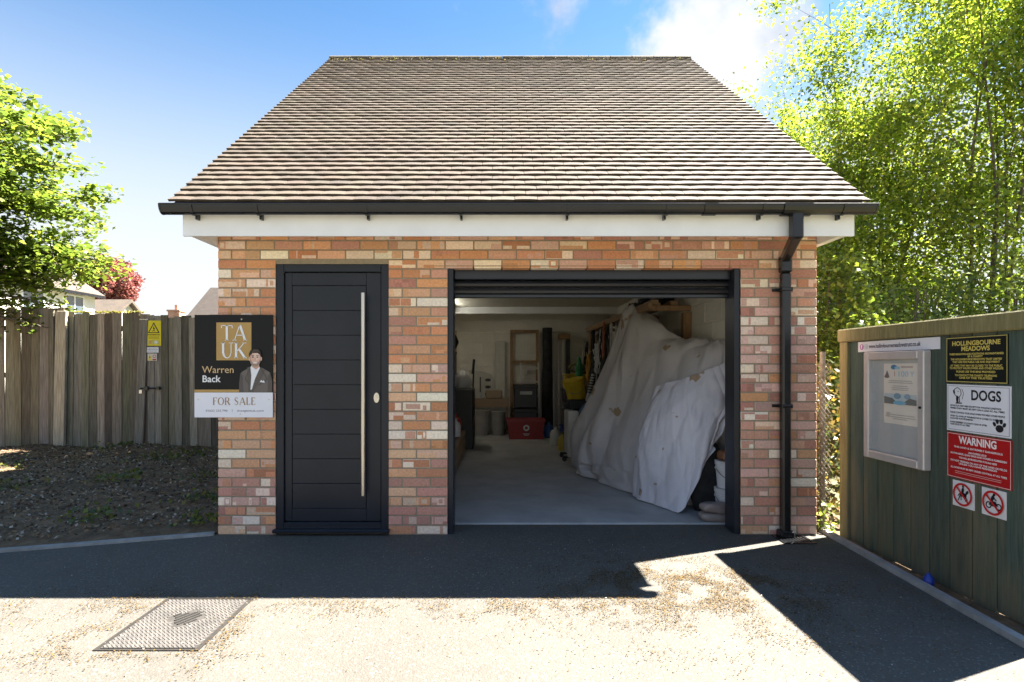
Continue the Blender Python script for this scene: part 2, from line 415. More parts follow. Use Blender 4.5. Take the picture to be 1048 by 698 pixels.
def worn(m):
    # paint worn through to bare brown timber in streaks, more towards the splashed foot of the boards
    nt = m.node_tree; N = nt.nodes.new; L = nt.links.new; bs = nt.nodes['Principled BSDF']; src = bs.inputs['Base Color'].links[0].from_socket
    tc = N('ShaderNodeTexCoord'); mp = N('ShaderNodeMapping'); mp.inputs['Scale'].default_value = (9,9,1.1); L(tc.outputs['Object'], mp.inputs[0])
    nz = N('ShaderNodeTexNoise'); nz.inputs['Scale'].default_value = 1; nz.inputs['Detail'].default_value = 8; nz.inputs['Roughness'].default_value = .7; L(mp.outputs[0], nz.inputs['Vector'])
    sp = N('ShaderNodeSeparateXYZ'); L(tc.outputs['Object'], sp.inputs[0]); h = N('ShaderNodeMapRange'); L(sp.outputs[2], h.inputs[0]); h.inputs[1].default_value = .1; h.inputs[2].default_value = 1.3; h.inputs[3].default_value = .12; h.inputs[4].default_value = -.06
    ad = N('ShaderNodeMath'); L(nz.outputs[0], ad.inputs[0]); L(h.outputs[0], ad.inputs[1])
    mr = N('ShaderNodeMapRange'); L(ad.outputs[0], mr.inputs[0]); mr.inputs[1].default_value = .5; mr.inputs[2].default_value = .72; mr.inputs[4].default_value = .8
    mx = N('ShaderNodeMix'); mx.data_type = 'RGBA'; L(mr.outputs[0], mx.inputs[0]); L(src, mx.inputs[6]); mx.inputs[7].default_value = (.135,.115,.065,1); L(mx.outputs[2], bs.inputs['Base Color'])
worn(M_GREENB)
M_SIGN = mat('printed sign', (1,1,1), (.96,.96,.96), 4, .4, attr=True, spec=.22)
M_BARK = mat('bark', (.14,.115,.085), (.07,.06,.045), 14, .95, .01, 30, stretch=(3,3,.6))
M_LEAF = leaf_mat('fresh leaf', .62, .03)
M_LEAFD = leaf_mat('dense leaf', .42, .04)
M_LEAFP = leaf_mat('copper leaf', .35, .05)
M_WOOD = mat('sawn timber', (.36,.22,.11), (.24,.14,.07), 8, .75, .001, 40, stretch=(4,4,1))
M_RENDER = mat('cream render', (.78,.75,.68), (.7,.67,.6), 3, .9)
M_HROOF = mat('house roof tile', (.105,.08,.06), (.075,.06,.047), 2.5, .9, .02, 20)
M_GLASS = mat('window glass', (.05,.07,.09), (.07,.09,.11), 2, .08, spec=.8)
M_COLR = mat('painted plastic', (1,1,1), (.86,.86,.86), 9, .45, attr=True)
M_DARK = mat('dark fabric', (.012,.012,.013), (.03,.03,.03), 9, .85, .004, 20)
M_LADDER = mat('dull ladder alloy', (.62,.60,.57), (.52,.5,.48), 6, .5)
M_WIRE = mat('galvanised wire', (.25,.24,.22), (.16,.13,.09), 30, .6, metal=.4)

def brick_mat(name='brick face'):
    m = bpy.data.materials.new(name); m.use_nodes = True; nt = m.node_tree; N = nt.nodes.new; L = nt.links.new
    bs = nt.nodes['Principled BSDF']; bs.inputs['Roughness'].default_value = .88; bs.inputs['Specular IOR Level'].default_value = .25
    tc = N('ShaderNodeTexCoord'); a1 = N('ShaderNodeAttribute'); a1.attribute_name = 'Col'
    n2 = N('ShaderNodeTexNoise'); n2.inputs['Scale'].default_value = 60; n2.inputs['Detail'].default_value = 6; L(tc.outputs['Object'], n2.inputs['Vector'])
    r2 = N('ShaderNodeMapRange'); L(n2.outputs[0], r2.inputs[0]); r2.inputs[1].default_value = .3; r2.inputs[2].default_value = .7; r2.inputs[3].default_value = .84; r2.inputs[4].default_value = 1.1
    mu = N('ShaderNodeMix'); mu.data_type = 'RGBA'; mu.blend_type = 'MULTIPLY'; mu.inputs[0].default_value = 1
    L(a1.outputs['Color'], mu.inputs[6]); L(r2.outputs[0], mu.inputs[7]); L(mu.outputs[2], bs.inputs['Base Color'])
    b = N('ShaderNodeBump'); b.inputs['Distance'].default_value = .004; L(n2.outputs[0], b.inputs['Height']); L(b.outputs[0], bs.inputs['Normal'])
    return m
M_BRICK = brick_mat()
def brick_wall_mat():
    m = bpy.data.materials.new('plain brickwork'); m.use_nodes = True; nt = m.node_tree; N = nt.nodes.new; L = nt.links.new
    bs = nt.nodes['Principled BSDF']; bs.inputs['Roughness'].default_value = .9
    tc = N('ShaderNodeTexCoord'); sp = N('ShaderNodeSeparateXYZ'); L(tc.outputs['Object'], sp.inputs[0])
    ad = N('ShaderNodeMath'); L(sp.outputs[0], ad.inputs[0]); L(sp.outputs[1], ad.inputs[1])
    cb = N('ShaderNodeCombineXYZ'); L(ad.outputs[0], cb.inputs[0]); L(sp.outputs[2], cb.inputs[1])
    bk = N('ShaderNodeTexBrick'); L(cb.outputs[0], bk.inputs['Vector']); bk.inputs['Scale'].default_value = 1
    bk.inputs['Brick Width'].default_value = .225; bk.inputs['Row Height'].default_value = .075; bk.inputs['Mortar Size'].default_value = .005
    bk.inputs['Color1'].default_value = (.38,.17,.10,1); bk.inputs['Color2'].default_value = (.46,.28,.2,1); bk.inputs['Mortar'].default_value = (.33,.29,.22,1)
    L(bk.outputs['Color'], bs.inputs['Base Color']); return m
M_BRICKP = brick_wall_mat()

# ------------------------------------------------------------------ ground
def sheet(name, pts, z, m):
    o = MB(); o.face([(x,y,z) for x,y in pts]); ob = o.build(name, m); return tag(ob, kind='structure')
sheet('ground', [(-500,-500),(500,-500),(500,500),(-500,500)], -.03, M_GROUND)
EDGE = [(-14,-3.35),(-8,-1.72),(-3.57,-.43),(-2.26,-.03)]
tar = MB()
tar.face([(-2.26,-.03,0),(-2.26,.30,0),(2.60,.30,0),(2.60,-.05,0),(2.56,-.05,0),(2.47,-1.74,0),(2.30,-5,0),(2.0,-12,0),(-16,-12,0),(-16,-3.9,0),(-14,-3.35,0),(-8,-1.72,0),(-3.57,-.43,0)])
tag(tar.build('tarmac_drive', M_TAR), kind='structure')
def kerb(name, pts, w, h, m):
    k = MB()
    for i in range(len(pts)-1):
        k.bar((*pts[i], h/2-.03), (*pts[i+1], h/2-.03), w, h+.06, col=(1,1,1))
    return tag(k.build(name, m), kind='structure')
kerb('kerb', [(x, y+.03) for x, y in EDGE], .055, .02, M_KERB)
kerb('edging_strip', [(2.60,.1),(2.59,-.05),(2.50,-1.74),(2.33,-5)], .05, .03, M_KERB)
# soil bed with lumps
sb = MB(); P = []
nx, ny = 110, 60
for j in range(ny+1):
    row = []
    for i in range(nx+1):
        x = -14 + 11.75*i/nx
        ye = np.interp(x, [p[0] for p in EDGE], [p[1] for p in EDGE]) + .05
        t = j/ny; y = ye + (4.9-ye)*t
        z = .012 + .05*min(1, t*10) + .05*noise.noise((x*1.3,y*1.3,0))*min(1,t*8) + .022*noise.noise((x*6,y*6,3))*min(1,t*8)
        row.append((x,y,z))
    P.append(row)
sb.grid(P); tag(sb.build('soil_bed', M_SOIL, smooth=True), kind='structure')
# narrow soil strip under the right enclosure
so = MB(); so.grid([[(x, y, -.012+.02*noise.noise((x*9,y*9,1))) for x in np.linspace(2.5,4.2,14)] for y in np.linspace(-5,.9,50)]); tag(so.build('soil_strip', M_SOIL, smooth=True), kind='structure')

# scattered debris (uncountable)
def scatter(name, pos, smin, smax, pal, m, up=.25, z=.006, label=None):
    n = len(pos); C = np.c_[pos, np.full(n, z)] if pos.shape[1] == 2 else pos
    nrm = NP.normal(0, up, (n,3)); nrm[:,2] += 1; nrm = unit(nrm)
    t = unit(np.cross(nrm, NP.normal(0,1,(n,3)))); b = np.cross(nrm, t); s = NP.uniform(smin, smax, (n,1))
    o = quads_mesh(name, C, t*s*.5, b*s*.5, pick_cols(pal, n, .25), m)
    return tag(o, label, 'litter', kind='stuff')
pos = []
def blobs(cx, cy, sx, sy, n): pos.append(np.c_[NP.normal(cx, sx, n), NP.normal(cy, sy, n)])
blobs(1.15,-.95,.36,.22,15000); blobs(1.0,-1.12,.5,.16,5000); blobs(.4,-.60,.5,.2,2000); blobs(1.7,-.95,.45,.18,2500)
blobs(0,-1.31,1.3,.08,9000); blobs(1.0,-1.45,.6,.15,3000); blobs(-2.05,-1.45,.12,.3,2200); blobs(-1.36,-1.5,.05,.3,1500); blobs(-1.7,-1.83,.3,.03,900); blobs(-1.7,-1.19,.3,.03,900); blobs(-2.8,-1.4,.5,.2,2500); blobs(1.4,-1.7,.5,.18,2600)
blobs(0,-1.25,2.2,.9,2500); blobs(2.42,-.7,.05,.5,900); blobs(1.2,-.10,1.2,.07,1200)
pos = np.vstack(pos); pos = pos[(pos[:,1] < -.02) & (pos[:,0] > -3.6) & (pos[:,0] < 2.46)]
cl_ = np.array([noise.noise((x*5,y*5,2))+.5*noise.noise((x*14,y*14,7)) for x, y in pos]); pos = pos[cl_ + NP.normal(0,.22,len(pos)) > .02]
inm = (pos[:,0] > -1.90) & (pos[:,0] < -1.41) & (pos[:,1] > -1.79) & (pos[:,1] < -1.22); pos = pos[~inm | (NP.random(len(pos)) < .12)]
scatter('fallen_petals', pos, .004, .013, [(.10,.055,.004),(.07,.036,.004),(.13,.078,.006),(.035,.021,.006),(.085,.048,.008)], M_PETAL, label='ochre fallen petals and seed husks scattered over the tarmac')
ch = np.c_[NP.uniform(-3.5,2.4,900), NP.uniform(-2.2,-.02,900)]; ch = np.vstack([ch, np.c_[NP.normal(.4,.6,500), NP.normal(-.45,.25,500)]]); ch = ch[(ch[:,1] < -.02)]
ch = ch[ch[:,1] < np.interp(ch[:,0], [p[0] for p in EDGE], [p[1] for p in EDGE])-.03]
scatter('grit', ch, .004, .013, [(.30,.28,.25),(.22,.2,.17),(.4,.37,.33),(.12,.1,.08)], M_PETAL, label='loose pale grit and dry bits lying on the tarmac')
n = 26000; xx = NP.uniform(-9,-2.3,n); yy = NP.uniform(-.9,4.5,n)
ye = np.interp(xx, [p[0] for p in EDGE], [p[1] for p in EDGE])+.1; k = yy > ye; xx, yy = xx[k], yy[k]
zz = np.array([.07 + .05*noise.noise((x*1.3,y*1.3,0)) + .022*noise.noise((x*6,y*6,3)) for x, y in zip(xx,yy)])
scatter('leaf_litter', np.c_[xx,yy,zz], .008, .045, [(.20,.13,.07),(.28,.21,.13),(.08,.055,.03),(.42,.36,.27),(.22,.13,.06),(.05,.035,.02)], M_PETAL, up=.5, label='dry brown leaves, twigs and chips on the bare soil bed')
# small weeds in the bed
wc = []
for (x, y, s, q) in [(-4.3,1.9,.16,90),(-5.2,1.4,.14,80),(-3.2,2.0,.2,120),(-2.8,.9,.13,70),(-3.4,3.2,.25,160),(-5.9,4.3,.2,150),(-2.6,2.6,.2,110),(-3.4,.25,.12,70),(-2.45,.15,.09,60),(-6.4,2.4,.25,140),(-4.6,3.4,.3,150),(-2.35,1.3,.1,50)]:
    wc.append(np.c_[NP.normal(x,s,q), NP.normal(y,s,q), .07+np.abs(NP.normal(0,.035,q))])
wc = np.vstack(wc)
o = leaves('weed_patch', wc, .05, [(.10,.14,.03),(.16,.17,.04),(.07,.10,.03)], M_LEAFD, None, .2); tag(o, 'low green weeds sprouting through the bare soil bed', 'weeds', kind='stuff')

# ------------------------------------------------------------------ the garage
XL, XR, TOPZ, DEEP = -2.23, 2.50, 2.366, 7.05
DX0, DX1, DZ1 = -1.776, -.882, 2.14
OX0, OX1, OZ1 = -.417, 1.900, 2.122
G = thing('brick_garage', ((XL+XR)/2, 0, 0), 'detached brick garage with steep brown tiled roof, black door and open roller shutter', 'garage')
# brickwork of the front
fw = MB(); C_ = .075; J = .010
ORANGE = [(.54,.25,.12),(.50,.22,.11),(.56,.29,.16),(.47,.20,.11),(.58,.33,.2)]
ORANGE = [(r_*1.07, g_*1.14, b_*1.16) for r_, g_, b_ in ORANGE]
PINK = [(.49,.28,.21),(.43,.22,.165),(.53,.33,.26),(.48,.26,.18),(.40,.19,.14)]
PALE = [(.74,.60,.45),(.70,.55,.44),(.78,.66,.52)]
PINK = [tuple(v*1.1 for v in c) for c in PINK]
def brick_col(x, z):
    pk = rnd.random() < (.12 + .75*max(0, min(1, (x+.6)/2.6)) if z > .5 else .7)
    base = rnd.choice(PINK if pk else ORANGE)
    q = rnd.random()
    if q < .16: c1 = rnd.choice(PALE); c2 = base
    elif q < .66: c1 = base; c2 = lerp(base, rnd.choice(PALE), rnd.uniform(.25,.85))
    elif q < .76: c1 = base; c2 = tuple(v*.8 for v in base)
    else: c1 = base; c2 = lerp(base, rnd.choice(ORANGE+PINK), .7)
    return jit(tuple(min(.85,v*1.13) for v in c1),.12), jit(tuple(min(.85,v*1.13) for v in c2),.12)
def brick(x0, x1, z0, z1, y=0., dep=.10):
    dy = rnd.uniform(-.0022,.0006); a, b = brick_col((x0+x1)/2, z0); e = .003; Y = y+dy
    n0 = len(fw.f); fw.box((x0,Y,z0),(x1,y+dep,z1), a, 0, e)
    if rnd.random() < .30: return
    # the kiln marks: replace the plain face by bands and rectangles of the second colour
    fi = n0+1; X0, X1, Z0, Z1 = x0+e, x1-e, z0+e, z1-e
    del fw.f[fi]; del fw.c[fi]; del fw.mi[fi]; del fw.c2[fi]
    def q(u0, u1, w0, w1, c): fw.face([(u0,Y,w0),(u1,Y,w0),(u1,Y,w1),(u0,Y,w1)], c)
    cuts = sorted([X0, X1] + [X0+(X1-X0)*rnd.uniform(.12,.88) for _ in range(rnd.choice([1,2,2,3]) if x1-x0 > .12 else 1)])
    flip = rnd.random() < .5
    for k, (u0, u1) in enumerate(zip(cuts, cuts[1:])):
        c, o = (b, a) if (k % 2 == 0) == flip else (a, b); c = jit(c, .05)
        r_ = rnd.random(); h = Z1-Z0
        if r_ < .70 or u1-u0 < .02: q(u0, u1, Z0, Z1, c)
        elif r_ < .955: zz = Z0+h*rnd.uniform(.25,.75); q(u0,u1,Z0,zz,c); q(u0,u1,zz,Z1,jit(o,.05))
        else:
            m = min(.02, (u1-u0)*.25); za, zb = Z0+h*rnd.uniform(.12,.28), Z1-h*rnd.uniform(.12,.28); o = jit(o,.05)
            q(u0,u1,Z0,za,c); q(u0,u1,zb,Z1,c); q(u0,u0+m,za,zb,c); q(u1-m,u1,za,zb,c); q(u0+m,u1-m,za,zb,o)
def course(segs, z0, z1, off):
    for (a, b) in segs:
        x = a - off*.1125 if off else a
        while x < b - .02:
            x0, x1 = max(x, a), min(x+.215, b)
            if b - (x1+J) < .045: x1 = b
            if x1-x0 > .02: brick(x0, x1, z0, z1)
            x += .225
            if x1 == b: break
nc = int(TOPZ/C_)
for i in range(-1, nc+1):
    z0 = i*C_ + .002 + J/2 - .001; z1 = z0 + C_ - J - .001
    if z0 > TOPZ-.02: break
    holes = []
    if z0 < DZ1-.03: holes.append((DX0,DX1))
    if z0 < OZ1-.03: holes.append((OX0,OX1))
    segs = []; x = XL
    for h in sorted(holes): segs.append((x, h[0])); x = h[1]
    segs.append((x, XR))
    # soldier/cut headers course directly over the openings
    course(segs, z0, min(z1, TOPZ), i % 2)
fw.build('front_brickwork', M_BRICK, G)
mw = MB()
mw.box((XL+.004,.0035,-.05),(DX0,.22,TOPZ)); mw.box((DX0,.0035,DZ1),(DX1,.22,TOPZ)); mw.box((DX1,.0035,-.05),(OX0,.22,TOPZ))
mw.box((OX0,.004,OZ1),(OX1,.22,TOPZ)); mw.box((OX1,.004,-.05),(XR-.004,.22,TOPZ)); mw.box((DX0,.03,-.05),(DX1,.22,.03))
mw.build('mortar', M_MORTAR, G)
# side, rear and gable walls
RY0, RZ0, RYR, RZR = -.42, 2.50, 3.40, 5.64           # tile tail at the eaves, ridge
def roof_z(y): 
    return RZ0 + (RZR-RZ0)*(y-RY0)/(RYR-RY0) if y <= RYR else RZR - (RZR-RZ0)*(y-RYR)/(RYR-RY0)
w = MB()
for x0, x1 in ((XL,XL+.28),(XR-.28,XR)):
    pr = [(.22,-.05),(DEEP,-.05),(DEEP,roof_z(DEEP)-.14),(RYR,RZR-.14),(.22,roof_z(.22)-.14)]
    w.extrude_x(pr, x0, x1)
w.box((XL+.28,DEEP-.22,-.05),(XR-.28,DEEP,2.5))
w.build('outer_wall', M_BRICKP, G)
IX0, IX1, IY0, IY1, CZ = XL+.30, XR-.30, .23, DEEP-.24, 2.44
iw = MB()
# inner lining: painted blocks, one skin per wall
def blocks(f, u0, u1, v1, nrm):
    z = .0; r = 0
    while z < v1-.02:
        u = u0 - (.225 if r % 2 else 0)
        while u < u1:
            a, b = max(u,u0), min(u+.44,u1)
            if b-a > .02: f(a, b, z, min(z+.215, v1))
            u += .45
        z += .225; r += 1
blocks(lambda a,b,c,d: iw.box((a,IY1-.004,c),(b,IY1+.02,d), bev=.004), IX0, IX1, CZ, None)
blocks(lambda a,b,c,d: iw.box((IX1-.004,a,c),(IX1+.02,b,d), bev=.004), IY0, IY1, CZ, None)
blocks(lambda a,b,c,d: iw.box((IX0-.02,a,c),(IX0+.004,b,d), bev=.004), IY0, IY1, CZ, None)
iw.box((IX0,IY1,0),(IX1,IY1+.015,CZ)); iw.box((IX1,IY0,0),(IX1+.015,IY1,CZ)); iw.box((IX0-.015,IY0,0),(IX0,IY1,CZ))
iw.build('inner_wall', M_INWALL, G)
MB().box((IX0,IY0,CZ),(IX1,IY1,CZ+.03)).build('ceiling', M_CEIL, G)
MB().box((IX0,5.95,CZ-.13),(IX1,6.05,CZ-.002), bev=.004).build('ceiling_beam', M_WHITE, G)
MB().box((XL+.02,.285,-.06),(XR-.02,DEEP-.03,.012), bev=.01).build('concrete_floor', M_CONC, G)

# roof tiles
def tiles():
    t = MB(); L = math.hypot(RYR-RY0, RZR-RZ0); d = Vector((0,RYR-RY0,RZR-RZ0))/L; n = Vector((0,-d.z,d.y))
    x0, x1 = -2.37, 2.64; tw = .165; g = .100; rows = int(L/g)
    pal = [(.265,.222,.182),(.25,.21,.172),(.28,.235,.193),(.24,.198,.16),(.27,.228,.19),(.26,.212,.17)]
    for r in range(rows):
        o = Vector((0,RY0,RZ0)) + d*(r*g)
        x = x0 - (tw/2 if r % 2 else 0)
        while x < x1-.01:
            a, b = max(x, x0), min(x+tw-.0032, x1)
            if r % 2 and x < x0: a = x0
            if b-a < .02: x += tw; continue
            lift = rnd.uniform(0,.002); hL = rnd.uniform(-.0012,.0012); sl = rnd.uniform(-.0025,.0025)
            c = jit(rnd.choice(pal), .14)
            if rnd.random() < .05: c = tuple(v*.72 for v in c)
            top0, top1, bot = [], [], []
            for k in range(4):
                f = k/3; cam_ = .0022*(1-(2*f-1)**2)
                X = a+(b-a)*f
                p = Vector((X,0,0)) + o + d*(sl) + n*(.023+lift+cam_+hL*(f-.5)*2)
                top0.append(p); bot.append(p - n*.020 + d*.004); top1.append(Vector((X,0,0)) + o + d*(g+.035) + n*(.003+cam_))
            vs = top0+top1+bot
            fs = [(k,k+1,5+k,4+k) for k in range(3)] + [(k,8+k,9+k,k+1) for k in range(3)] + [(0,4,8),(3,11,7)]
            t.faces(vs, fs, c); x += tw
    return t
tl = tiles().build('roof_tiles', M_TILE, G, fix=False)
rf = MB()
pr = [(RY0+.02,RZ0-.004),(RYR,RZR-.006),(2*RYR-RY0,RZ0-.004),(2*RYR-RY0,RZ0-.07),(RYR,RZR-.09),(RY0+.02,RZ0-.07)]
rf.extrude_x(pr, -2.355, 2.625); rf.build('roof_deck', M_HROOF, G)
rd = MB(); x = -2.375
while x < 2.62:
    ln = min(.30, 2.645-x); pts = []
    for k in range(9):
        a = math.pi*k/8; pts.append((RYR-.095*math.cos(a), RZR-.040+.062*math.sin(a)+rnd.uniform(-.003,.003)))
    rd.extrude_x(pts, x+.004, x+ln-.004); x += ln
rdo = rd.build('ridge', M_RIDGE, G, smooth=False)
mo = np.r_[NP.uniform(-2.35,2.62,260), NP.normal(-1.9,.4,160)].clip(-2.35,2.62); yy = NP.normal(RYR-.10,.06,420); zz = np.array([roof_z(min(y,RYR)) for y in yy])+.03
_m = leaves('moss', np.c_[mo,yy,zz+NP.uniform(0,.012,420)], .022, [(.10,.095,.035),(.13,.11,.05),(.08,.07,.035)], M_LEAFD, rdo, .6); _m['kind'] = 'stuff'
# eaves: fascia, soffit, boxed ends
ev = MB()
ev.box((-2.30,-.365,2.275),(2.565,-.345,2.47)); fa = ev.build('fascia', M_WHITE, G)
MB().box((-2.30,-.343,2.368),(2.565,.003,2.382)).build('soffit', M_WHITE, G)
for x0, x1, xo in ((-2.297,XL-.003,-1),(XR+.003,2.562,1)):
    en = MB(); en.extrude_x([(-.343,2.294),(.20,2.294),(.30,2.40),(.30,2.85),(-.343,2.44)], x0, x1); en.build('box_end', M_WHITE, G)
# gutter
def gut(): 
    o = []; i = []
    for k in range(11):
        a = math.pi*k/10; o.append((-.435-.050*math.cos(a), 2.475-.066*math.sin(a))); i.append((-.435-.045*math.cos(a), 2.475-.060*math.sin(a)))
    return o + i[::-1]
gm = MB(); gm.extrude_x(gut(), -2.40, 2.66)
for x in (-2.402, 2.655): gm.extrude_x([(-.435-.053*math.cos(math.pi*k/10), 2.478-.070*math.sin(math.pi*k/10)) for k in range(11)], x-.004, x+.008)
gm.tube([(-2.4,-.485,2.475),(2.66,-.485,2.475)], .006, 6)
gu = gm.build('gutter', M_BLACKP, G)
for i, x in enumerate((-2.18,-1.72,-.95,-.28,.48,1.18,1.86,2.43)):
    b = MB()
    b.extrude_x([(-.435-.056*math.cos(math.pi*k/10), 2.476-.073*math.sin(math.pi*k/10)) for k in range(11)], x-.010, x+.010)
    b.box((x-.008,-.405,2.385),(x+.008,-.366,2.43)); b.build('gutter_bracket', M_BLACKP, gu)
b = MB(); b.extrude_x([(-.435-.058*math.cos(math.pi*k/10), 2.478-.075*math.sin(math.pi*k/10)) for k in range(11)], 1.44, 1.53); b.build('gutter_joint', M_BLACKP, gu)
# downpipe
dp = MB()
b = MB(); b.extrude_x([(-.435-.059*math.cos(math.pi*k/10), 2.478-.080*math.sin(math.pi*k/10)) for k in range(11)], 2.00, 2.20)
b.box((2.07,-.47,2.33),(2.145,-.395,2.42), bev=.008); b.build('gutter_outlet', M_BLACKP, gu)
def sqpipe(mb, pts, w):
    for p, q in zip(pts, pts[1:]): mb.bar(p, q, w, w, up=(1,0,0), bev=.012)
sqpipe(dp, [(2.108,-.432,2.37),(2.109,-.432,2.235)], .078)
sqpipe(dp, [(2.108,-.438,2.268),(2.224,-.050,2.165)], .070)
sqpipe(dp, [(2.224,-.055,2.195),(2.224,-.055,2.06)], .080)
sqpipe(dp, [(2.224,-.055,2.06),(2.224,-.055,.03)], .068)
dpo = dp.build('downpipe', M_BLACKP, G)
for z in (1.93, 1.02):
    b = MB(); b.box((2.182,-.094,z-.014),(2.266,-.004,z+.014), bev=.004); b.box((2.145,-.02,z-.012),(2.186,-.002,z+.012)); b.box((2.262,-.02,z-.012),(2.30,-.002,z+.012)); b.build('pipe_bracket', M_BLACKP, dpo)
b = MB(); b.box((2.17,-.10,.0),(2.28,-.012,.055), bev=.01); b.build('shoe', M_BLACKP, dpo)

# entrance door
DF = MB(); y0 = .008
DF.box((DX0,y0,.045),(DX0+.062,.09,DZ1), bev=.004); DF.box((DX1-.062,y0,.045),(DX1,.09,DZ1), bev=.004)
DF.box((DX0+.062,y0,DZ1-.062),(DX1-.062,.09,DZ1), bev=.004); DF.box((DX0+.062,y0,.045),(DX1-.062,.09,.095), bev=.004)
df = DF.build('door_frame', M_ANTH, G)
MB().box((DX0-.012,-.045,.022),(DX1+.012,.02,.05), bev=.006).build('door_sill', M_ANTH, df)
lf = MB(); lx0, lx1, lz0, lz1 = DX0+.066, DX1-.066, .10, DZ1-.066; yl = .026
lf.box((lx0,yl,lz0),(lx0+.055,.07,lz1), bev=.003); lf.box((lx1-.115,yl,lz0),(lx1,.07,lz1), bev=.003)
lf.box((lx0+.055,yl,lz1-.10),(lx1-.115,.07,lz1), bev=.003); lf.box((lx0+.055,yl,lz0),(lx1-.115,.07,lz0+.10), bev=.003)
pz0, pz1 = lz0+.103, lz1-.103; npn = 9
for i in range(npn):
    a = pz0 + (pz1-pz0)*i/npn; b_ = pz0 + (pz1-pz0)*(i+1)/npn
    lf.box((lx0+.059,yl+.0012,a+.0015),(lx1-.119,.07,b_-.0015), bev=.002)
lf.box((lx0+.05,yl+.012,lz0+.09),(lx1-.11,.065,lz1-.09))
leaf = lf.build('door', M_ANTH, G)
hx = -1.073
h = MB(); h.tube([(hx,-.045,.32),(hx,-.045,1.905)], .0155, 14); 
h.tube([(hx,-.045,.52),(hx,yl+.002,.52)], .009, 8); h.tube([(hx,-.045,1.70),(hx,yl+.002,1.70)], .009, 8)
h.build('door_handle', M_STEEL, leaf, smooth=False)
h = MB(); h.extrude_y([(-.980+.022*math.cos(2*math.pi*k/20), 1.082+.040*math.sin(2*math.pi*k/20)) for k in range(20)], .008, yl+.002)
h.extrude_y([(-.980+.010*math.cos(2*math.pi*k/14), 1.094+.010*math.sin(2*math.pi*k/14)) for k in range(14)], .0, .01); h.build('lock_plate', M_STEEL, leaf)

# roller shutter: guides, rolled hood and the last slats
for x0, x1 in ((OX0+.002,OX0+.045),(OX1-.045,OX1-.002)):
    g = MB(); g.box((x0,.012,.0),(x1,.20,OZ1-.002), bev=.003)
    g.build('shutter_guide', M_ANTH, G)
sh = MB()
sh.box((OX0+.047,.085,2.03),(OX1-.047,.22,OZ1-.003), bev=.006)
rs = sh.build('shutter_hood', M_ANTH2, G)
sl = MB()
for (za, zb) in ((1.975,2.03),(1.918,1.973)):
    pr = [(.155,za),(.132,za+.008),(.122,(za+zb)/2),(.132,zb-.008),(.155,zb)]
    sl.extrude_x(pr, OX0+.047, OX1-.047)
sl.box((OX0+.047,.128,1.888),(OX1-.047,.165,1.9165), bev=.004)
sl.build('shutter_curtain', M_ANTH2, G)
MB().box((OX0-.10,-.004,OZ1-.0015),(OX1+.10,.08,OZ1+.004)).build('lintel', M_WOOD, G)

# ------------------------------------------------------------------ manhole and gully
mh = thing('manhole_cover', (-1.675,-1.50,0), 'rectangular steel tread-plate manhole cover set in the sunlit tarmac', 'manhole cover')
f = MB(); a0, a1, b0, b1 = -1.905,-1.41,-1.80,-1.21
for p, q in (((a0,b0),(a1,b0+.012)),((a0,b1-.012),(a1,b1)),((a0,b0+.012),(a0+.012,b1-.012)),((a1-.012,b0+.012),(a1,b1-.012))): f.box((*p,-.02),(*q,.005))
f.box((a0+.0125,b0+.0125,-.03),(a1-.0125,b1-.0125,.001)); f.build('frame', mat('rusty steel', (.022,.018,.014),(.012,.01,.008), 20,.9), mh)
pl = MB(); pl.box((a0+.022,b0+.022,.0012),(a1-.022,b1-.022,.004),(.32,.30,.28))
r = 0; y = b0+.035
while y < b1-.03:
    x = a0+.035+(.011 if r % 2 else 0)
    while x < a1-.03:
        if not (abs(x+1.65)+abs(y+1.47) < .105):
            s = 1 if r % 2 else -1
            pl.obox((x,y,.0048),(.0085,.0085*s,0),(-.0032*s,.0032,0),(0,0,.0018),(.72,.70,.67))
        x += .022
    y += .0185; r += 1
pl.build('plate', mat('worn galvanised plate',(.17,.16,.15),(.11,.105,.10),9,.65,.001,60,attr=True), mh)
lg = MB()
for k, (l0, l1) in enumerate([(.0,.03),(-.01,.05),(-.03,.075),(-.045,.085),(-.05,.06),(-.035,.02)]):
    off = (k-2.5)*.025
    lg.bar((-1.665+off+l0*.6,-1.475-off*.45+l0,.0062),(-1.665+off+l1*.6,-1.475-off*.45+l1,.0062), .012, .004)
lg.build('emblem', mat('dark cast emblem',(.008,.008,.007),(.014,.012,.01),20,.7), mh)
gy = thing('drain_gully', (2.25,-.13,0), 'small black gully grate at the foot of the downpipe', 'drain')
g = MB(); g.box((2.13,-.235,-.02),(2.37,-.215,.008)); g.box((2.13,-.04,-.02),(2.37,-.02,.008)); g.box((2.13,-.215,-.02),(2.15,-.04,.008)); g.box((2.35,-.215,-.02),(2.37,-.04,.008)); g.build('rim', M_BLACKP, gy)
g = MB()
for k in range(7): g.box((2.163+k*.027,-.214,-.02),(2.176+k*.027,-.041,.006))
g.build('grate', M_BLACKP, gy)

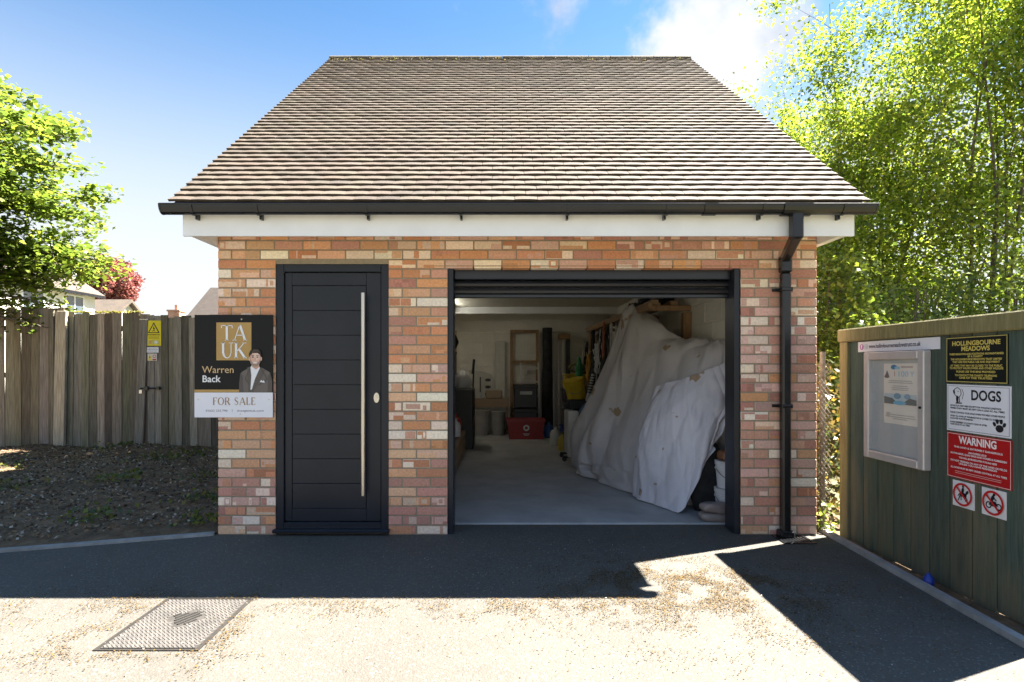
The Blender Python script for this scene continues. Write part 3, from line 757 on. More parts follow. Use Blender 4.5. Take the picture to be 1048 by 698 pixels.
# ------------------------------------------------------------------ for-sale board on the brick corner
sx0, sx1, sz0, sz1 = -2.40, -1.785, .93, 1.735
fs_ = thing('for_sale_board', ((sx0+sx1)/2,-.02,sz0), 'black and white estate agent for sale board fixed to the brick corner beside the door', 'sign')
MB().box((sx0,-.028,sz0),(sx1,-.020,sz1), (.006,.006,.007)).build('board', M_SIGN, fs_)
for z in (1.60,1.02): b = MB(); b.box((-2.20,-.019,z),(-1.83,-.003,z+.03)); b.build('batten', M_WOOD, fs_)
F = lambda: Flat((sx0,-.028,sz0),(1,0,0),(0,0,1),(0,-1,0))
GOLD = (.46,.29,.10); WHT = (.8,.8,.8); BLK = (.01,.01,.011)
q = F(); q.rect(0,0,.615,.195,1,(.78,.78,.82)).rect(0,.197,.36,.218,1,GOLD).rect(.172,.448,.447,.745,1,GOLD); q.build('colour_panels', M_SIGN, fs_)
q = F(); q.serif('TA', .310,.604,.120,3,WHT).serif('UK', .310,.466,.120,3,WHT)
q.text('Warren',.060,.372,.078,2,(.66,.46,.24),'LEFT').text('Back',.060,.300,.075,2,WHT,'LEFT',.0012)
q.serif('FOR SALE',.312,.098,.058,2,(.36,.22,.10),gap=.3).text('01622 232 790',.175,.052,.022,2,(.1,.1,.14),width=.17).text('theagentuk.com',.44,.052,.022,2,(.1,.1,.14),width=.21).rect(.297,.044,.299,.064,2,(.4,.3,.2)); q.build('lettering', M_SIGN, fs_)
q = F(); SUIT = (.15,.13,.115); SKIN = (.66,.43,.33)
q.poly([(.352,.197),(.352,.27),(.362,.345),(.385,.365),(.44,.395),(.50,.395),(.565,.37),(.595,.352),(.611,.29),(.611,.197)],2,SUIT)
q.poly([(.440,.392),(.455,.415),(.505,.415),(.515,.388),(.475,.30),(.452,.22),(.438,.215)],3,(.8,.8,.82))
q.poly([(.415,.39),(.44,.398),(.448,.33),(.440,.20),(.425,.20)],4,(.12,.10,.09)).poly([(.52,.395),(.555,.378),(.52,.30),(.458,.20),(.448,.20),(.49,.32)],4,(.12,.10,.09))
q.poly([(.452,.40),(.462,.43),(.508,.43),(.512,.398),(.485,.375)],5,(.55,.34,.26))
q.ell(.480,.462,.044,.062,6,(.52,.32,.24)).ell(.484,.464,.036,.056,6.3,SKIN).ell(.488,.478,.022,.032,6.6,(.74,.52,.42)).ell(.435,.46,.007,.016,5,SKIN).ell(.526,.46,.007,.016,5,SKIN)
q.poly([(.434,.47),(.432,.50),(.444,.525),(.47,.538),(.50,.537),(.522,.52),(.528,.495),(.525,.47),(.518,.492),(.50,.505),(.46,.505),(.444,.49)],7,(.03,.024,.02))
q.poly([(.440,.455),(.444,.425),(.458,.405),(.48,.398),(.502,.405),(.517,.425),(.520,.455),(.508,.436),(.48,.432),(.452,.436)],7,(.34,.235,.185))
q.ell(.480,.428,.019,.006,8,(.75,.66,.62)).ell(.463,.472,.007,.004,8,(.03,.02,.02)).ell(.498,.472,.007,.004,8,(.03,.02,.02))
q.line([(.453,.484),(.472,.484)],.004,8,(.04,.03,.02)).line([(.489,.484),(.508,.484)],.004,8,(.04,.03,.02)).poly([(.476,.47),(.484,.47),(.489,.448),(.472,.448)],8,(.58,.36,.27))
q.line([(.44,.39),(.40,.30),(.435,.26)],.004,5,(.08,.07,.06)).line([(.52,.39),(.575,.30),(.50,.25)],.004,5,(.08,.07,.06)).poly([(.352,.197),(.352,.27),(.362,.345),(.378,.33),(.385,.197)],3,(.105,.09,.08)).poly([(.611,.197),(.611,.29),(.595,.352),(.58,.33),(.575,.197)],3,(.105,.09,.08)).poly([(.445,.50),(.47,.532),(.505,.53),(.515,.515),(.48,.515)],7.5,(.07,.055,.045))
q.poly([(.515,.278),(.555,.272),(.548,.292),(.536,.284),(.528,.295)],6,(.8,.8,.8)); q.build('portrait', M_SIGN, fs_)
for x, z in ((.37,.77),(.36,.025),(.03,.14),(.585,.14)): b = MB(); b.lathe((sx0+x,-.028,sz0+z),[(.006,0),(.005,.004)],8,'y'); b.build('screw', M_STEEL, fs_)

# ------------------------------------------------------------------ green boarded enclosure on the right
EX = 2.70; EY1, EY0, EZ = .0, -1.66, 1.62
en_ = thing('board_fence', (EX+.02,-.83,0), 'faded green vertical board fence panel carrying the notice board and signs', 'fence')
bm_ = MB(); y = EY1-.10; i = 0
GB = [(c[0]*.95,c[1]*1.18,c[2]*1.3) for c in [(.055,.085,.062),(.06,.082,.055),(.085,.085,.05),(.07,.085,.058),(.10,.092,.058),(.065,.075,.05),(.085,.08,.048),(.11,.1,.062),(.07,.085,.06),(.09,.085,.055),(.08,.09,.06)]]
while y > EY0+.05:
    b = max(y-.157, EY0+.05)
    bm_.box((EX,b+.003,-.012+rnd.uniform(-.012,.012)),(EX+.022,y-.002,EZ-.05), jit(GB[i % len(GB)],.12), 0, .003); y = b-.002; i += 1
bm_.box((EX+.0225,EY0+.05,.0),(EX+.0238,EY1-.1,EZ-.06),(.03,.035,.025)); bm_.build('boards', M_GREENB, en_)  # thin dark sheet added behind the boards to stop sunlight through the gaps
b = MB()
for yy in (EY1-.05, EY0): b = MB(); b.box((EX-.022,yy-.05,-.03),(EX+.07,yy+.05,EZ-.102), (.24,.21,.085), 0, .006); b.build('post', M_GREENB, en_)
b = MB(); b.box((EX-.028,EY0-.06,EZ-.10),(EX+.075,EY1+.02,EZ), (.25,.22,.09), 0, .008); b.build('top_rail', M_GREENB, en_)
for z in (.25,1.3): b = MB(); b.box((EX+.024,EY0+.05,z),(EX+.07,EY1-.1,z+.08),(.10,.1,.06)); b.build('back_rail', M_GREENB, en_)
# return side of the enclosure running away from the camera side (keeps it a real box)
er = thing('fence_return', (3.6,EY1+.02,0), 'green board return of the enclosure running off behind the notice fence', 'fence')
b = MB(); x = EX+.08
while x < 4.6: b.box((x,EY1-.035,.06),(x+.155,EY1-.013,EZ-.11), jit(rnd.choice(GB),.12)); x += .16
b.build('boards', M_GREENB, er); b = MB(); b.box((EX+.078,EY1-.07,EZ-.108),(4.62,EY1+.0,EZ-.012),(.14,.125,.06)); b.build('top_rail', M_GREENB, er)
b = MB(); b.box((4.56,EY1-.012,-.03),(4.62,EY1+.05,EZ-.11),(.14,.125,.06)); b.build('post', M_GREENB, er)

# notice board cabinet
NY0, NY1, NZ0, NZ1 = -.915,-.335,.675,1.432
nb = thing('notice_board', (EX-.03,(NY0+NY1)/2,NZ0), 'silver framed glazed notice board with one poster on the green fence', 'notice board')
b = MB(); fx0, fx1 = EX-.052, EX-.001; t = .055
b.box((fx0,NY0,NZ0),(fx1,NY0+t,NZ1), bev=.006); b.box((fx0,NY1-t,NZ0),(fx1,NY1,NZ1), bev=.006)
b.box((fx0,NY0+t,NZ0),(fx1,NY1-t,NZ0+t), bev=.006); b.box((fx0,NY0+t,NZ1-t),(fx1,NY1-t,NZ1), bev=.006); b.build('frame', M_ALU, nb)
MB().box((EX-.022,NY0+t+.001,NZ0+t+.001),(EX-.002,NY1-t-.001,NZ1-t-.001)).build('pin_board', mat('grey backing',(.42,.45,.45),(.38,.41,.41),2,.5), nb)
b = MB(); b.lathe((fx0,NY0+.027,1.07),[(.009,0),(.008,-.006)],12,'x'); b.build('lock', M_BLACKP, nb)
q = Flat((EX-.0225,NY1-t+.0425,NZ0+t),(0,-1.34,0),(0,0,1),(-1,0,0))
w_, h_ = NY1-NY0-2*t, NZ1-NZ0-2*t; px0, px1, py0, py1 = .125,.36,.21,.62
CRE = (.72,.68,.6); TE = (.12,.3,.42)
q.rect(px0,py0,px1,py1,1,CRE)
q.ell(.20,.595,.022,.016,2,(.10,.25,.4)).ell(.225,.59,.02,.01,3,(.35,.55,.65)).rect(.25,.59,.33,.602,2,(.5,.4,.36))
q.poly([(.135,.535),(.165,.535),(.15,.575)],2,(.2,.17,.17)).ell(.15,.53,.018,.01,3,(.2,.17,.17)).text('1',.205,.548,.05,2,(.5,.25,.2)).text('100',.262,.548,.052,2,(.25,.5,.66)).text('Y',.325,.548,.05,2,(.35,.5,.62))
for k, (yy, ww) in enumerate(((.50,.16),(.487,.17),(.465,.1),(.452,.12),(.44,.11),(.27,.2),(.255,.21),(.243,.1))): q.rect(.243-ww/2,yy,.243+ww/2,yy+.005,2,(.42,.40,.38))
for yy in (.30,.291,.282): q.rect(.145,yy-.02,.175,yy-.016,2,(.45,.43,.4))
q.rect(.13,.345,.355,.415,2,(.5,.58,.6)).poly([(.13,.345),(.13,.395),(.19,.385),(.22,.36),(.27,.36),(.31,.39),(.355,.38),(.355,.345)],3,(.16,.18,.17)).ell(.243,.355,.045,.014,4,(.2,.45,.6)).ell(.225,.40,.025,.02,3,(.2,.33,.42)).ell(.295,.40,.022,.018,3,(.25,.38,.48))
q.build('poster', M_SIGN, nb)
def glass_mat():
    m = bpy.data.materials.new('glazing'); m.use_nodes = True; nt = m.node_tree; nt.nodes.clear(); N = nt.nodes.new; L = nt.links.new
    o = N('ShaderNodeOutputMaterial'); t = N('ShaderNodeBsdfTransparent'); g = N('ShaderNodeBsdfGlossy'); g.inputs['Roughness'].default_value = .02; mx = N('ShaderNodeMixShader')
    fr = N('ShaderNodeLayerWeight'); fr.inputs[0].default_value = .3; pw = N('ShaderNodeMath'); pw.operation = 'POWER'; pw.inputs[1].default_value = 3; L(fr.outputs['Facing'], pw.inputs[0]); ml = N('ShaderNodeMath'); ml.operation = 'MULTIPLY_ADD'; ml.inputs[1].default_value = .4; ml.inputs[2].default_value = .03; L(pw.outputs[0], ml.inputs[0]); L(ml.outputs[0], mx.inputs[0]); L(t.outputs[0], mx.inputs[1]); L(g.outputs[0], mx.inputs[2]); L(mx.outputs[0], o.inputs[0]); return m
MB().box((EX-.042,NY0+t+.001,NZ0+t+.001),(EX-.039,NY1-t-.001,NZ1-t-.001)).build('glass_pane', glass_mat(), nb)

def fence_sign(name, y0, y1, z0, z1, label, bg, cat='sign', rad=0.):
    """flat sign on the fence face; y0 is the far (left in view) edge"""
    r = thing(name, (EX-.004,(y0+y1)/2,z0), label, cat)
    MB().box((EX-.005,y1,z0),(EX-.0015,y0,z1), bg).build('plate', M_SIGN, r)
    return r, Flat((EX-.005,y0,z0),(0,-1,0),(0,0,1),(-1,0,0)), y0-y1, z1-z0
r, q, w_, h_ = fence_sign('web_address_sign',-.205,-.985,1.437,1.512,'white strip sign with a web address above the notice board',(.74,.74,.78))
q.ell(.045,.0375,.022,.022,1,(.55,.2,.5)).text('f',.045,.037,.04,2,(.8,.8,.8),bold=.002).rect(.078,.018,.108,.056,1,(.55,.6,.66)).rect(.084,.024,.102,.05,2,(.74,.74,.78)).ell(.093,.037,.005,.007,3,(.55,.6,.66))
q.text('www.hollingbournemeadowstrust.co.uk',.375,.038,.042,1,(.06,.06,.09),bold=.0008,width=.50); q.build('lettering', M_SIGN, r)
r, q, w_, h_ = fence_sign('meadow_sign',-1.035,-1.445,1.235,1.503,'black sign with gold lettering naming the meadows, topmost of the sign stack',(.008,.012,.011))
YG = (.62,.5,.12)
def border(q, w, h, m, t, l, col):
    q.rect(m,m,w-m,m+t,l,col).rect(m,h-m-t,w-m,h-m,l,col).rect(m,m+t,m+t,h-m-t,l,col).rect(w-m-t,m+t,w-m,h-m-t,l,col)
border(q, w_, h_, .003, .005, 1, (.45,.38,.12))
q.text('HOLLINGBOURNE',w_/2,.228,.036,1,YG,bold=.0012,width=.32).text('MEADOWS',w_/2,.196,.036,1,YG,bold=.0012,width=.19)
for t_, yy, ww in (('THESE MEADOWS AND FOOTPATHS ARE MAINTAINED',.166,.36),('BY A CHARITY',.152,.10),('THE HOLLINGBOURNE MEADOWS TRUST LIMITED',.136,.34),('THEY ARE FOR PUBLIC USE AND ENJOYMENT',.120,.315),('AT TIMES THEY MAY BE CLOSED TO THE PUBLIC',.099,.345),('TO PROTECT WILDFLOWERS AND OTHER WILDLIFE',.084,.355),('PLEASE USE THE BINS PROVIDED',.064,.26),('TO CONTACT THE CHARITY TELEPHONE',.043,.28),('ONE OF THE TRUSTEES',.028,.22)):
    q.text(t_,w_/2,yy,.0155,1,YG,bold=.0005,width=ww)
q.build('lettering', M_SIGN, r)
r, q, w_, h_ = fence_sign('dogs_sign',-1.04,-1.462,.948,1.224,'white DOGS sign with paw print below the black meadow sign',(.74,.75,.79))
border(q, w_, h_, .008, .0025, 1, (.2,.2,.22))
K_ = (.02,.02,.025)
q.text('DOGS',.268,.215,.080,1,K_,bold=.002,width=.19)
q.line([(.05,.225),(.06,.25),(.08,.258),(.10,.245),(.105,.22),(.09,.20)],.004,1,K_).line([(.05,.225),(.065,.21),(.09,.20),(.095,.175),(.07,.17)],.004,1,K_).line([(.11,.25),(.122,.225),(.112,.19)],.003,1,K_).ell(.078,.19,.008,.02,2,K_).ell(.055,.232,.006,.012,2,K_,rot=.4).line([(.065,.165),(.11,.168)],.006,1,K_).ell(.085,.235,.003,.003,2,K_)
for t_, yy, ww in (('DOGS RUN FREE HERE EXCEPT FOR WALKING LIVESTOCK',.150,.34),('WHEN THEY MUST BE KEPT ON A LEAD AT ALL TIMES',.135,.36),('PLEASE CONTROL YOUR DOGS WHEN YOU MEET OTHER PEOPLE',.110,.36),('WHEN ALL DOGS UP THE MEADOWS IS CLOSED TO THE PUBLIC',.089,.35),('DOGS ARE ALSO PROHIBITED',.075,.16),('PLEASE REMEMBER TO ALWAYS CLEAN UP AFTER',.053,.25),('YOUR DOGS AT ALL TIMES',.040,.14)):
    q.text(t_,.026,yy,.0135,1,K_,'LEFT',bold=.0003,width=ww)
q.ell(.355,.045,.024,.020,1,K_)
for dx, dy, a in ((-.03,.022,.5),(-.012,.038,.15),(.012,.038,-.15),(.03,.022,-.5)): q.ell(.355+dx,.045+dy,.009,.013,2,K_,rot=a)
q.build('lettering', M_SIGN, r)
r, q, w_, h_ = fence_sign('warning_sign',-1.042,-1.466,.672,.938,'red WARNING sign with white lettering below the white dogs sign',(.42,.012,.014))
border(q, w_, h_, .004, .0035, 1, (.8,.55,.52)); WC = (.85,.78,.78)
q.text('WARNING',w_/2,.226,.060,1,WC,bold=.002,width=.25)
for t_, yy, ww in (('THIS LAND IS EXTREMELY DANGEROUS',.184,.32),('UNAUTHORISED USE OF',.160,.12),('MOTOR BIKES, QUAD BIKES AND HORSES IS FORBIDDEN',.145,.37),('YOU WILL BE PROSECUTED IF FOUND HERE',.124,.25),('DO NOT TRESPASS ON ANY OF THE LAND OR FIELDS',.102,.37),('UNLESS YOU HAVE PERMISSION',.088,.25),('ALL DOGS MUST BE KEPT UNDER CONTROL AT ALL TIMES',.062,.37)):
    q.text(t_,w_/2,yy,.0145,1,WC,bold=.0004,width=ww)
for yy in (.04,.03): q.rect(.06,yy,w_-.06,yy+.003,1,(.7,.4,.38))
q.build('lettering', M_SIGN, r)
r, q, w_, h_ = fence_sign('no_horses_sign',-1.083,-1.233,.508,.658,'small square white sign with red struck circle over a horse and rider',(.72,.71,.71))
RED = (.5,.02,.02); c = .075
q.ell(.075,.074,.026,.013,1,K_).ell(.104,.092,.008,.014,2,K_,rot=-.6).line([(.055,.07),(.045,.045),(.04,.035)],.006,1,K_).line([(.06,.066),(.062,.04)],.006,1,K_).line([(.092,.066),(.105,.05),(.10,.04)],.006,1,K_).line([(.09,.066),(.092,.038)],.006,1,K_).line([(.05,.076),(.038,.06)],.005,1,K_).ell(.076,.10,.008,.018,3,K_,rot=-.15).ell(.078,.123,.007,.007,3,K_).line([(.078,.09),(.084,.068)],.006,3,K_)
q.ring(c,c,.055,.067,4,RED).line([(c-.043,c+.043),(c+.043,c-.043)],.011,5,RED); q.build('pictogram', M_SIGN, r)
r, q, w_, h_ = fence_sign('no_motorbikes_sign',-1.283,-1.433,.508,.658,'small square white sign with red struck circle over a motorbike rider',(.72,.71,.71))
q.ring(.045,.06,.012,.019,1,K_,18).ring(.107,.06,.012,.019,1,K_,18).poly([(.045,.062),(.06,.085),(.09,.085),(.107,.062),(.095,.064),(.075,.055)],2,K_).ell(.072,.10,.009,.02,3,K_,rot=-.3).ell(.082,.122,.008,.008,3,K_).line([(.076,.108),(.097,.09)],.006,3,K_)
q.ring(c,c,.055,.067,4,RED).line([(c-.043,c+.043),(c+.043,c-.043)],.011,5,RED); q.build('pictogram', M_SIGN, r)
# bits of litter in the gap under the fence
b = MB(); b.lathe((2.60,-1.02,.0),[(.028,0),(.03,.02),(.027,.05),(.012,.065),(.011,.075)],12,'z',(.01,.04,.3)); tag(b.build('plastic_bottle', M_COLR, None, (2.60,-1.02,0), smooth=True), 'crumpled blue plastic bottle under the green fence', 'bottle')

# chain-link stub between garage and fence
cl = thing('wire_fence', (2.6,.16,0), 'rusty chain-link wire fence stub between the brick corner and green fence', 'fence')
b = MB(); s = .045
for k in range(-6, 40):
    for sgn in (1,-1):
        z0 = k*s; x0, x1 = XR+.01, 2.70
        p, q_ = (x0, z0), (x1, z0+(x1-x0)*1.35)
        if sgn < 0: p, q_ = (x1, z0), (x0, z0+(x1-x0)*1.35)
        if p[1] < .02 or q_[1] > 1.42: continue
        b.tube([(p[0],.16+.003*sgn,p[1]),(q_[0],.16+.003*sgn,q_[1])], .0032, 4, cap=False)
b.build('mesh', M_WIRE, cl)
b = MB(); b.tube([(2.655,.19,-.03),(2.655,.19,1.45)], .02, 10); b.build('post', M_WIRE, cl)
n = 2600; C = np.c_[NP.uniform(2.52,3.0,n), NP.uniform(.22,.9,n), NP.beta(1.2,1.6,n)*1.4]
o = leaves('climbing_weeds', C, .055, [(.12,.09,.03),(.07,.07,.02),(.20,.14,.03),(.05,.07,.02),(.06,.05,.025)], M_LEAFD, None, .1); tag(o, 'yellowing climbing weeds behind the wire fence stub', 'weeds', kind='stuff')
n = 60; C = np.c_[NP.uniform(2.52,2.66,n), NP.uniform(.02,.12,n), NP.beta(1,2,n)*.3]
o = leaves('nettle_clump', C, .05, [(.16,.2,.04),(.10,.14,.03)], M_LEAF, None, .2); o['label'] = 'small green weed clump at the foot of the wire fence'; o['category'] = 'weeds'; o['kind'] = 'stuff'

# ------------------------------------------------------------------ left weathered fence
FY = 4.5
def board_run(mb, x0, x1, z1, y, zb=.03, w=.135, pal=None, lean=0., zv=.015):
    pal = pal or [(.29,.25,.20),(.21,.18,.14),(.36,.32,.265),(.17,.145,.11),(.30,.27,.21),(.24,.215,.15)]
    x = x0; k = 0
    while x < x1-.02:
        ww = min(w*rnd.uniform(.8,1.15), x1-x); le = lean + rnd.uniform(-.011,.011); top = z1 + rnd.uniform(-zv,zv)*1.6; bo = zb + rnd.uniform(-.02,.02)
        yy = y + (.012 if k % 2 else 0) + rnd.uniform(-.003,.003)
        mb.obox((x+ww/2+le*(top-bo)/2, yy, (top+bo)/2), (ww/2+.014 if k%2 else ww/2-.002,0,0), (0,.0085,0), (le*(top-bo)/2,0,(top-bo)/2), jit(rnd.choice(pal),.22), 0, .002)
        x += ww; k += 1
def fence_panel(name, label, x0, x1, z1, y=FY, lean=0.):
    r = thing(name, ((x0+x1)/2, y, 0), label, 'fence')
    b = MB(); board_run(b, x0, x1, z1, y, lean=lean); b.build('boards', M_FENCE, r)
    for z in (.45, 1.15, 1.9): b = MB(); b.box((x0,y+.027,z),(x1,y+.07,z+.08),(.13,.12,.1)); b.build('rail', M_FENCE, r)
    for x in (x0, x1-.1): b = MB(); b.box((x,y+.072,0),(x+.1,y+.17,z1-.05),(.14,.13,.11)); b.build('post', M_FENCE, r)
    return r
fence_panel('plank_fence','weathered grey plank fence panel under the green maple, leftmost in view',-11.5,-6.97,2.25)
r = fence_panel('plank_fence','weathered plank fence panel with mossy top between sunlit-coloured post and yellow-signed gate',-6.96,-5.66,2.19,FY+.02,.008)
n = 500; o = leaves('moss', np.c_[NP.uniform(-6.82,-5.7,n),NP.normal(FY+.02,.012,n),2.185+NP.uniform(0,.03,n)], .03, [(.28,.26,.04),(.18,.18,.04)], M_LEAFD, r, .6)
gt = thing('plank_gate', (-5.1,FY,0), 'weathered plank gate with yellow warning sign and black latch', 'gate')
b = MB(); board_run(b, -5.62, -4.30, 2.13, FY-.01, zb=.02, w=.11, zv=.02); b.build('boards', M_FENCE, gt)
for z in (.4,1.8): b = MB(); b.box((-5.62,FY+.02,z),(-4.30,FY+.06,z+.09),(.13,.12,.1)); b.build('rail', M_FENCE, gt)
b = MB(); b.tube([(-5.72,FY-.045,.98),(-5.40,FY-.045,.985)],.012,8); b.box((-5.66,FY-.06,.955),(-5.60,FY-.022,1.01)); b.box((-5.46,FY-.06,.96),(-5.42,FY-.022,1.01)); b.build('latch', M_BLACKP, gt)
b = MB(); b.box((-5.735,FY-.06,.90),(-5.69,FY-.03,.955),(.5,.5,.5)); b.build('padlock', M_STEEL, gt)
b = MB(); board_run(b, -4.29, -2.32, 2.12, FY+.02, w=.12); r = thing('plank_fence', (-3.3,FY,0), 'weathered plank fence stretch running behind the brick garage corner', 'fence'); b.build('boards', M_FENCE, r)
for z in (.5,1.8): b = MB(); b.box((-4.29,FY+.05,z),(-2.32,FY+.09,z+.08),(.13,.12,.1)); b.build('rail', M_FENCE, r)
for x in (-2.42,-4.29): b = MB(); b.box((x,FY+.095,0),(x+.1,FY+.19,2.05),(.13,.12,.1)); b.build('post', M_FENCE, r)
lp = MB(); lp.obox((-6.99,FY-.045,1.11),(.085,0,0),(0,.028,0),(.02,0,1.10),(.55,.49,.38),0,.006); lp.obox((-7.125,FY-.03,1.12),(.03,0,0),(0,.02,0),(-.01,0,1.1),(.22,.2,.16),0,.004)  # pale post colour stands for sunlight coming through between the panels
tag(lp.build('fence_post', M_FENCE, None, (-7.0,FY,0)), 'split fence post coloured sunlit pale between the two weathered plank panels', 'post')
lb = MB(); lb.obox((-5.72,FY-.03,1.03),(.07,0,0),(0,.012,0),(.045,0,1.05),(.27,.25,.21),0,.004); tag(lb.build('loose_plank', M_FENCE, None, (-5.72,FY-.03,0)), 'loose pale plank leaning against the fence beside the gate', 'plank')
# gate signs
def flat_sign(name, x0, x1, z0, z1, label, bg, y=FY-.034):
    r = thing(name, ((x0+x1)/2,y,z0), label, 'sign'); MB().box((x0,y,z0),(x1,y+.008,z1),bg).build('plate', M_SIGN, r)
    return r, Flat((x0,y,z0),(1,0,0),(0,0,1),(0,-1,0)), x1-x0, z1-z0
YEL = (.72,.60,.02)
r, q, w_, h_ = flat_sign('danger_sign',-5.63,-5.40,1.66,2.06,'yellow electrical danger sign with black triangle on the plank gate',YEL)
q.poly([(.02,.20),(.21,.20),(.115,.375)],1,K_).poly([(.045,.213),(.185,.213),(.115,.345)],2,YEL).poly([(.12,.32),(.10,.265),(.118,.268),(.108,.225),(.14,.28),(.122,.277)],3,K_).line([(.09,.225),(.115,.25),(.14,.225)],.008,3,K_)
q.rect(.02,.165,.21,.182,1,K_).text('Danger of death',w_/2,.174,.03,2,YEL,width=.17)
for yy in (.14,.125,.11): q.rect(.03,yy,.2,yy+.006,1,(.3,.26,.03))
q.rect(.02,.02,.21,.09,1,(.55,.5,.12)).ell(.06,.055,.025,.025,2,(.6,.35,.1)).ell(.15,.055,.028,.025,2,(.7,.7,.6)); q.build('lettering', M_SIGN, r)
r, q, w_, h_ = flat_sign('name_plate',-5.64,-5.44,1.55,1.635,'small white name plate below the yellow danger sign',(.75,.76,.78)); q.text('SUBSTATION',w_/2,.052,.03,1,K_,width=.16).rect(.03,.02,.17,.028,1,(.3,.3,.3)); q.build('lettering', M_SIGN, r)
r, q, w_, h_ = flat_sign('safety_sign',-5.615,-5.465,1.42,1.535,'small square sign with two pictograms, lowest on the gate',(.62,.58,.5)); q.poly([(.01,.035),(.065,.035),(.0375,.1)],1,YEL).poly([(.03,.045),(.045,.045),(.0375,.08)],2,K_).ring(.108,.07,.018,.026,1,RED,16).rect(.012,.008,.066,.028,1,YEL).rect(.08,.008,.138,.028,1,RED); q.build('pictogram', M_SIGN, r)
# unseen tree added behind the fence to shade the soil bed
SHADE_TREE = thing('slender_tree', (-3.35,4.95,0), 'unseen small tree added behind the plank fence stretch to shade the soil bed', 'tree')
b = MB(); b.tube([(-3.35,4.95,-.02),(-3.3,4.9,1.4),(-3.4,4.8,2.9),(-3.45,4.75,4.2)],[.06,.05,.035,.015],8)
for k in range(9):
    a = k*2.4; z = 2.3+k*.22; b.tube([(-3.38,4.83,z),(-3.4+.35*math.cos(a),4.8+.3*math.sin(a),z+.25),(-3.42+.7*math.cos(a),4.75+.6*math.sin(a),z+.4)],[.02,.014,.006],5)
b.build('trunk', M_BARK, SHADE_TREE)
n = 9000; C = unit(NP.normal(0,1,(n,3)))*NP.uniform(.2,1,(n,1))**.5*np.array([1.0,.95,1.35])+np.array([-3.45,4.6,3.45]); C = C[C[:,0] < -2.5]; leaves('crown', C, .10, [(.10,.15,.02),(.15,.2,.03)], M_LEAFD, SHADE_TREE, .6)
# soil pipe behind the corner
b = MB(); b.tube([(-2.32,.9,0),(-2.32,.9,2.33)],.045,10); b.tube([(-2.32,.9,1.72),(-2.32,.9,1.86)],.056,10); b.tube([(-2.32,.9,.9),(-2.32,.9,1.0)],.056,10)
b.box((-2.33,.86,2.0),(-2.225,.94,2.04)); b.box((-2.33,.86,.5),(-2.225,.94,.54)); b.build('side_downpipe', M_BLACKP, G)

# ------------------------------------------------------------------ houses beyond the left fence
def house(label, x0, x1, y0, y1, ze, zr, gable_x=False, wins=(), chim=None, wall=M_RENDER, side=(), roofm=None):
    r = thing('house', ((x0+x1)/2,(y0+y1)/2,0), label, 'house')
    b = MB(); ym = (y0+y1)/2; xm = (x0+x1)/2
    if gable_x: b.extrude_y([(x0,-.03),(x1,-.03),(x1,ze),(xm,zr-.12),(x0,ze)], y0, y1)
    else: b.extrude_x([(y0,-.03),(y1,-.03),(y1,ze),(ym,zr-.12),(y0,ze)], x0, x1)
    b.build('wall', wall, r)
    b = MB(); o = .3
    if gable_x:
        k = (zr-ze)/(xm-x0); b.extrude_y([(x0-o,ze-o*k),(xm,zr),(x1+o,ze-o*k),(x1+o,ze-o*k-.14),(xm,zr-.15),(x0-o,ze-o*k-.14)], y0-o, y1+o)
    else:
        k = (zr-ze)/(ym-y0); b.extrude_x([(y0-o,ze-o*k),(ym,zr),(y1+o,ze-o*k),(y1+o,ze-o*k-.14),(ym,zr-.15),(y0-o,ze-o*k-.14)], x0-o, x1+o)
    rr = b.build('roof', roofm or M_HROOF, r)
    b = MB()
    if not gable_x: b.box((x0-.2,y0-o-.09,ze-o*k-.17),(x1+.2,y0-o-.002,ze-o*k-.04)); b.build('gutter', M_BLACKP, r)
    if chim:
        cx, cy, cz = chim; b = MB(); b.box((cx-.4,cy-.4,ze),(cx+.4,cy+.4,cz)); b.box((cx-.46,cy-.46,cz),(cx+.46,cy+.46,cz+.12)); b.tube([(cx,cy,cz+.12),(cx,cy,cz+.5)],.13,8); b.build('chimney', M_BRICKP, rr)
    for (wx, wz, ww, wh) in wins:
        f = MB(); t = .07
        f.box((wx,y0-.05,wz),(wx+t,y0-.005,wz+wh)); f.box((wx+ww-t,y0-.05,wz),(wx+ww,y0-.005,wz+wh)); f.box((wx+t,y0-.05,wz),(wx+ww-t,y0-.005,wz+t)); f.box((wx+t,y0-.05,wz+wh-t),(wx+ww-t,y0-.005,wz+wh)); f.box((wx+ww/2-t/2,y0-.045,wz+t),(wx+ww/2+t/2,y0-.005,wz+wh-t))
        wo = f.build('window', M_WHITE, r); MB().box((wx+t,y0-.03,wz+t),(wx+ww-t,y0-.004,wz+wh-t)).build('pane', M_GLASS, wo)
        MB().box((wx-.05,y0-.12,wz-.07),(wx+ww+.05,y0-.003,wz-.003)).build('sill', M_WHITE, wo)
    if gable_x:
        b = MB(); b.box((x1+o+.002,y0-.2,ze-o*k-.15),(x1+o+.09,y1+.2,ze-o*k-.03)); b.build('gutter', M_BLACKP, r)
    for (wy, wz, ww, wh) in side:
        f = MB(); t = .07; a, c = x1+.005, x1+.05
        f.box((a,wy,wz),(c,wy+t,wz+wh)); f.box((a,wy+ww-t,wz),(c,wy+ww,wz+wh)); f.box((a,wy+t,wz),(c,wy+ww-t,wz+t)); f.box((a,wy+t,wz+wh-t),(c,wy+ww-t,wz+wh)); f.box((a,wy+ww/2-t/2,wz+t),(c-.005,wy+ww/2+t/2,wz+wh-t))
        wo = f.build('window', M_WHITE, r); MB().box((a-.001,wy+t,wz+t),(c-.02,wy+ww-t,wz+wh-t)).build('pane', M_GLASS, wo)
        MB().box((x1+.003,wy-.05,wz-.07),(x1+.12,wy+ww+.05,wz-.003)).build('sill', M_WHITE, wo)
    return r
